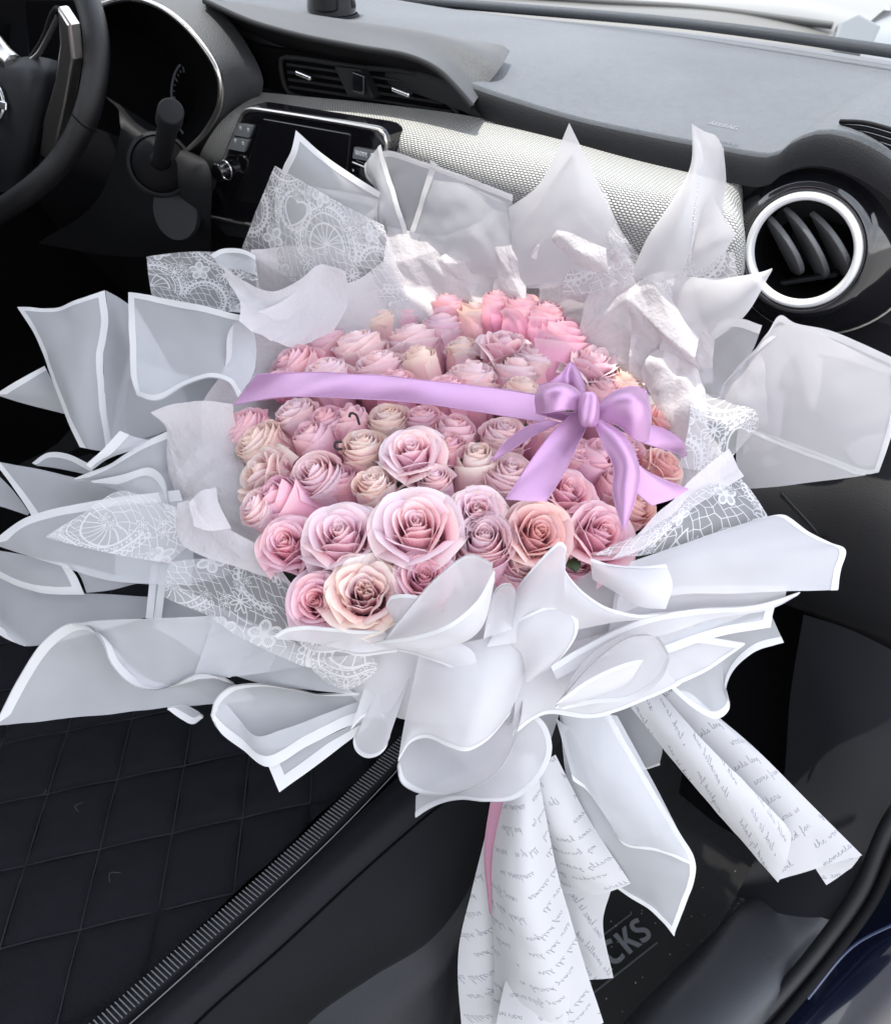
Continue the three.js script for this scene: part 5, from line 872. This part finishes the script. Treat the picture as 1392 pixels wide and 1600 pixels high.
// ---- wraps round the stems, hanging into the footwell (fourth number: distance from the camera)
const H4 = (l) => l.map(([x, y, d]) => [x, y, 0, d]);
const hang = (name, kind, label, P) => sheet(name, kind, label, P.map((p) => ({ ...p, t: H4(p.t), b: H4(p.b), l: H4(p.l ?? []), r: H4(p.r ?? []) })));
hang('letter_sheet', 'letter', 'long white sheet printed with handwriting, hanging lowest beside the seat side', [
  { t: [[795, 1180, .73], [815, 1180, .72], [835, 1180, .725]], b: [[770, 1610, .82], [820, 1625, .80], [880, 1640, .80], [943, 1600, .82]], l: [[765, 1370, .76], [772, 1490, .79]], r: [[870, 1360, .755], [905, 1480, .785]], bulge: 1.8, uvRot: .15 },
  { t: [[812, 1455, .775], [835, 1448, .772], [870, 1445, .77]], b: [[770, 1625, .79], [820, 1640, .785], [880, 1640, .785]], l: [[790, 1530, .782]], r: [[890, 1540, .775]], bulge: .6, uvRot: .1 }]);
hang('letter_sheet', 'letter', 'printed handwriting sheet at the far left of the stem wraps, touching the seat', [
  { t: [[762, 1290, .77], [775, 1300, .77]], b: [[722, 1620, .83], [770, 1640, .83], [810, 1640, .83]], l: [[735, 1400, .79], [716, 1490, .81]], r: [[785, 1420, .80]], bulge: .6, uvRot: .5 }]);
hang('letter_sheet', 'letter', 'pinkish printed sheet between the lowest letter sheet and the plain grey wrap', [
  { t: [[820, 1215, .74], [845, 1195, .74], [868, 1180, .745]], b: [[872, 1392, .81], [915, 1398, .81], [950, 1392, .81], [984, 1378, .82]], l: [[850, 1310, .77]], r: [[920, 1280, .775]], bulge: .9, uvRot: 2.9 }]);
hang('letter_sheet', 'letter', 'small bluish printed paper tail hanging below the pinkish sheet onto the mat', [
  { t: [[868, 1385, .825], [900, 1395, .825], [955, 1390, .83]], b: [[915, 1530, .88], [935, 1530, .88], [958, 1528, .885]], l: [[890, 1460, .85]], r: [[942, 1440, .85]], uvRot: 1.9 }]);
hang('wrapping_sheet', 'frost', 'plain frosted wrap with bordered square end hanging in the footwell, over the mat lettering', [
  { t: [[872, 1100, .74], [900, 1110, .74], [950, 1110, .75]], b: [[950, 1380, .83], [980, 1400, .835], [1020, 1425, .84], [1053, 1463, .85]], l: [[890, 1240, .77]], r: [[1000, 1200, .78], [1060, 1300, .80], [1086, 1350, .81]], e: 'rb', w: 6, bulge: .8 },
  { t: [[872, 1100, .73], [915, 1110, .73], [965, 1120, .735]], b: [[955, 1288, .77], [975, 1318, .78], [1030, 1330, .785], [1086, 1352, .80]], l: [[905, 1210, .75]], r: [[1030, 1240, .765]], e: 'b', w: 5, bulge: 1.2 },
  { t: [[868, 1120, .735], [880, 1130, .735], [900, 1140, .735]], b: [[895, 1220, .755], [920, 1240, .76], [955, 1290, .77]], l: [], r: [], e: 'b', w: 5 }]);
hang('wrapping_sheet', 'frost', 'grey frosted sheet loop behind the stem wraps, just left of the long letter roll', [
  { t: [[940, 1080, .80], [970, 1090, .80], [1005, 1110, .80]], b: [[985, 1185, .84], [1005, 1200, .84], [1030, 1195, .84]], l: [[960, 1150, .82]], r: [[1034, 1160, .82]], e: 'b', w: 3.5, bulge: .6 }]);
hang('letter_sheet', 'letter', 'long rolled sheet printed with handwriting pointing to the lower right over the sill', [
  { t: [[985, 1105, .76], [1005, 1090, .755], [1030, 1080, .76]], b: [[1215, 1378, .80], [1228, 1345, .785], [1236, 1310, .775], [1230, 1290, .77]], l: [[1060, 1200, .77], [1140, 1295, .785]], r: [[1100, 1160, .745], [1170, 1230, .755]], bulge: 1.0, uvRot: 1.2 },
  { t: [[1010, 1085, .765], [1070, 1080, .765], [1110, 1110, .77]], b: [[1218, 1377, .80], [1250, 1365, .80], [1300, 1348, .80], [1345, 1335, .80]], l: [[1090, 1180, .775], [1165, 1280, .79]], r: [[1180, 1170, .77], [1265, 1255, .785]], bulge: .8, flip: 1, uvRot: Math.PI - .5, uvOff: .11 },
  { t: [[1270, 1352, .812], [1310, 1342, .81], [1343, 1335, .805]], b: [[1290, 1382, .82], [1300, 1375, .82], [1330, 1355, .815]], l: [], r: [], uvRot: 2.8 }]);
// ------------------------------------------------------------------ satin ribbon and bow
{
  const satin = phy([.52, .29, .495], .30, { metalness: .4, sheen: .6, sheenColor: lin(1, .75, 1), sheenRoughness: .4, clearcoat: .12, clearcoatRoughness: .4, bumpMap: dataTex(256, (x, y) => .5 + .25 * Math.sin(x * 402) * Math.sin(y * 402) + .1 * noise.noise(x * 90, y * 90, 2)), bumpScale: .0003 });
  satin.bumpMap.repeat.set(12, 12);
  const g = thing('ribbon', 'lilac satin ribbon band tied in a bow across the roses', 'ribbon', null, S(700, 610, 8));
  const P = (l) => l.map((q) => S(...q));
  const strip = (name, t, b, l = [], r = [], bulge = 0, parent = g, edge = 'tb') => {
    const fn = coons(P(t), P(b), P(l), P(r), bulge, .05, rnd() * 9), m = part(name, grid(fn, 50, 20), satin, parent);
    for (const e of edge) part('ribbon_edge', tube(Array.from({ length: 24 }, (_, k) => e === 't' ? fn(k / 23, 0) : e === 'b' ? fn(k / 23, 1) : e === 'l' ? fn(0, k / 23) : fn(1, k / 23)), .0005, 60, 5), satin, m);
    return m;
  };
  strip('band', [[401, 585, 8.2], [450, 583, 8.3], [500, 582, 8.5], [550, 585, 9], [600, 587, 8.9], [650, 593, 9.3], [700, 598, 9.1], [790, 609, 9.4], [860, 620, 10.2]], [[364, 633, 6.6], [420, 623, 7.8], [470, 620, 8.6], [560, 623, 8.6], [640, 628, 8.8], [740, 642, 8.9], [850, 660, 9.6]], [], [], .2);
  strip('band', [[1010, 662, 9], [1040, 672, 8], [1066, 690, 6.4], [1072, 712, 4]], [[1004, 692, 8.6], [1030, 700, 7.6], [1056, 708, 6], [1066, 716, 4]], [], [], .3);
  strip('bow_fold', [[850, 606, 10], [880, 580, 10.6], [892, 566, 10.6], [908, 588, 10.6], [915, 615, 10.4]], [[852, 612, 9.4], [875, 604, 9.6], [890, 602, 9.6], [900, 610, 9.8], [908, 625, 10]], [], [], .4);
  // left loop: outer face and inner turn
  strip('bow_loop', [[915, 636, 12], [905, 612, 12.4], [885, 600, 12.6], [860, 598, 12.4], [842, 602, 12]], [[914, 652, 11.6], [895, 640, 12.4], [872, 642, 12.6], [852, 645, 12.2], [837, 644, 11.6]], [], [[835, 622, 12.2]], .8);
  strip('bow_loop', [[914, 640, 11.4], [890, 645, 11.6], [862, 640, 11.4], [838, 640, 11.4]], [[910, 660, 10.8], [885, 658, 11], [862, 653, 10.8], [836, 645, 10.8]], [], [], -.6);
  // right loop
  strip('bow_loop', [[930, 640, 12], [950, 618, 12.6], [975, 606, 12.8], [1000, 606, 12.4], [1012, 616, 12]], [[932, 655, 11.6], [965, 665, 11.6], [990, 685, 11.2], [1005, 690, 10.8], [1014, 688, 10.6]], [], [[1018, 650, 11.8]], 1.2);
  strip('bow_loop', [[930, 636, 11.4], [955, 618, 11.6], [985, 604, 11.4], [1010, 610, 11.2]], [[935, 645, 11], [965, 635, 11], [990, 628, 11], [1014, 640, 10.8]], [], [], .5);
  // tails
  strip('bow_tail', [[900, 640, 11.4], [870, 668, 11], [840, 705, 10.4], [790, 780, 9.2]], [[922, 655, 11.2], [900, 700, 10.8], [880, 740, 10.2], [853, 783, 9.4]], [], [[815, 782, 9.6]], -.6);
  strip('bow_tail', [[858, 655, 10.4], [820, 668, 9.8], [790, 690, 9], [768, 718, 8]], [[875, 660, 10.2], [835, 680, 9.6], [800, 702, 8.8], [770, 720, 7.8]]);
  strip('bow_tail', [[928, 650, 11.4], [960, 690, 11], [1000, 730, 10], [1075, 765, 8]], [[925, 655, 11.2], [950, 700, 10.6], [985, 760, 9.6], [1018, 790, 8.6]], [], [[1050, 780, 8.4]], .6);
  strip('bow_tail', [[936, 655, 11.8], [975, 680, 11.4], [998, 730, 10.6], [994, 772, 9.8], [975, 828, 8.8]], [[926, 655, 11.8], [940, 690, 11.4], [958, 730, 10.6], [957, 770, 9.8], [973, 828, 8.8]], [], [], .8);
  const kc = S(919, 640, 12.6), kx = CR.clone().multiplyScalar(.0075), ky = CU.clone().multiplyScalar(.0125);
  part('bow_knot', grid((u, v) => { const a = u * Math.PI * 2, b = (v - .5) * Math.PI * .98, r = Math.cos(b) ** .5 * (1 + .07 * Math.sin(a * 5 + v * 4)); return kc.clone().addScaledVector(kx, Math.cos(a) * r).addScaledVector(CF, -.0085 * Math.sin(a) * r).addScaledVector(ky, Math.sin(b)); }, 40, 20), satin, g);
  const stem = thing('stem_ribbon', 'mauve satin ribbon hanging down the stem wraps beside the seat', 'ribbon', null, D(775, 1350, .75));
  const sm = phy([.30, .14, .20], .5, { sheen: .4, sheenColor: lin(1, .8, .9) });
  part('ribbon_face', grid(coons([D(768, 1240, .735), D(790, 1240, .735)], [D(764, 1425, .765), D(768, 1432, .765)], [D(756, 1330, .75)], [D(770, 1330, .75)], .1), 8, 24), sm, stem);
  part('ribbon_tail', grid(coons([D(812, 1235, .735), D(820, 1235, .735)], [D(819, 1264, .738), D(821, 1264, .738)], [], []), 4, 6), sm, stem);
}
renderer.render(scene, camera);
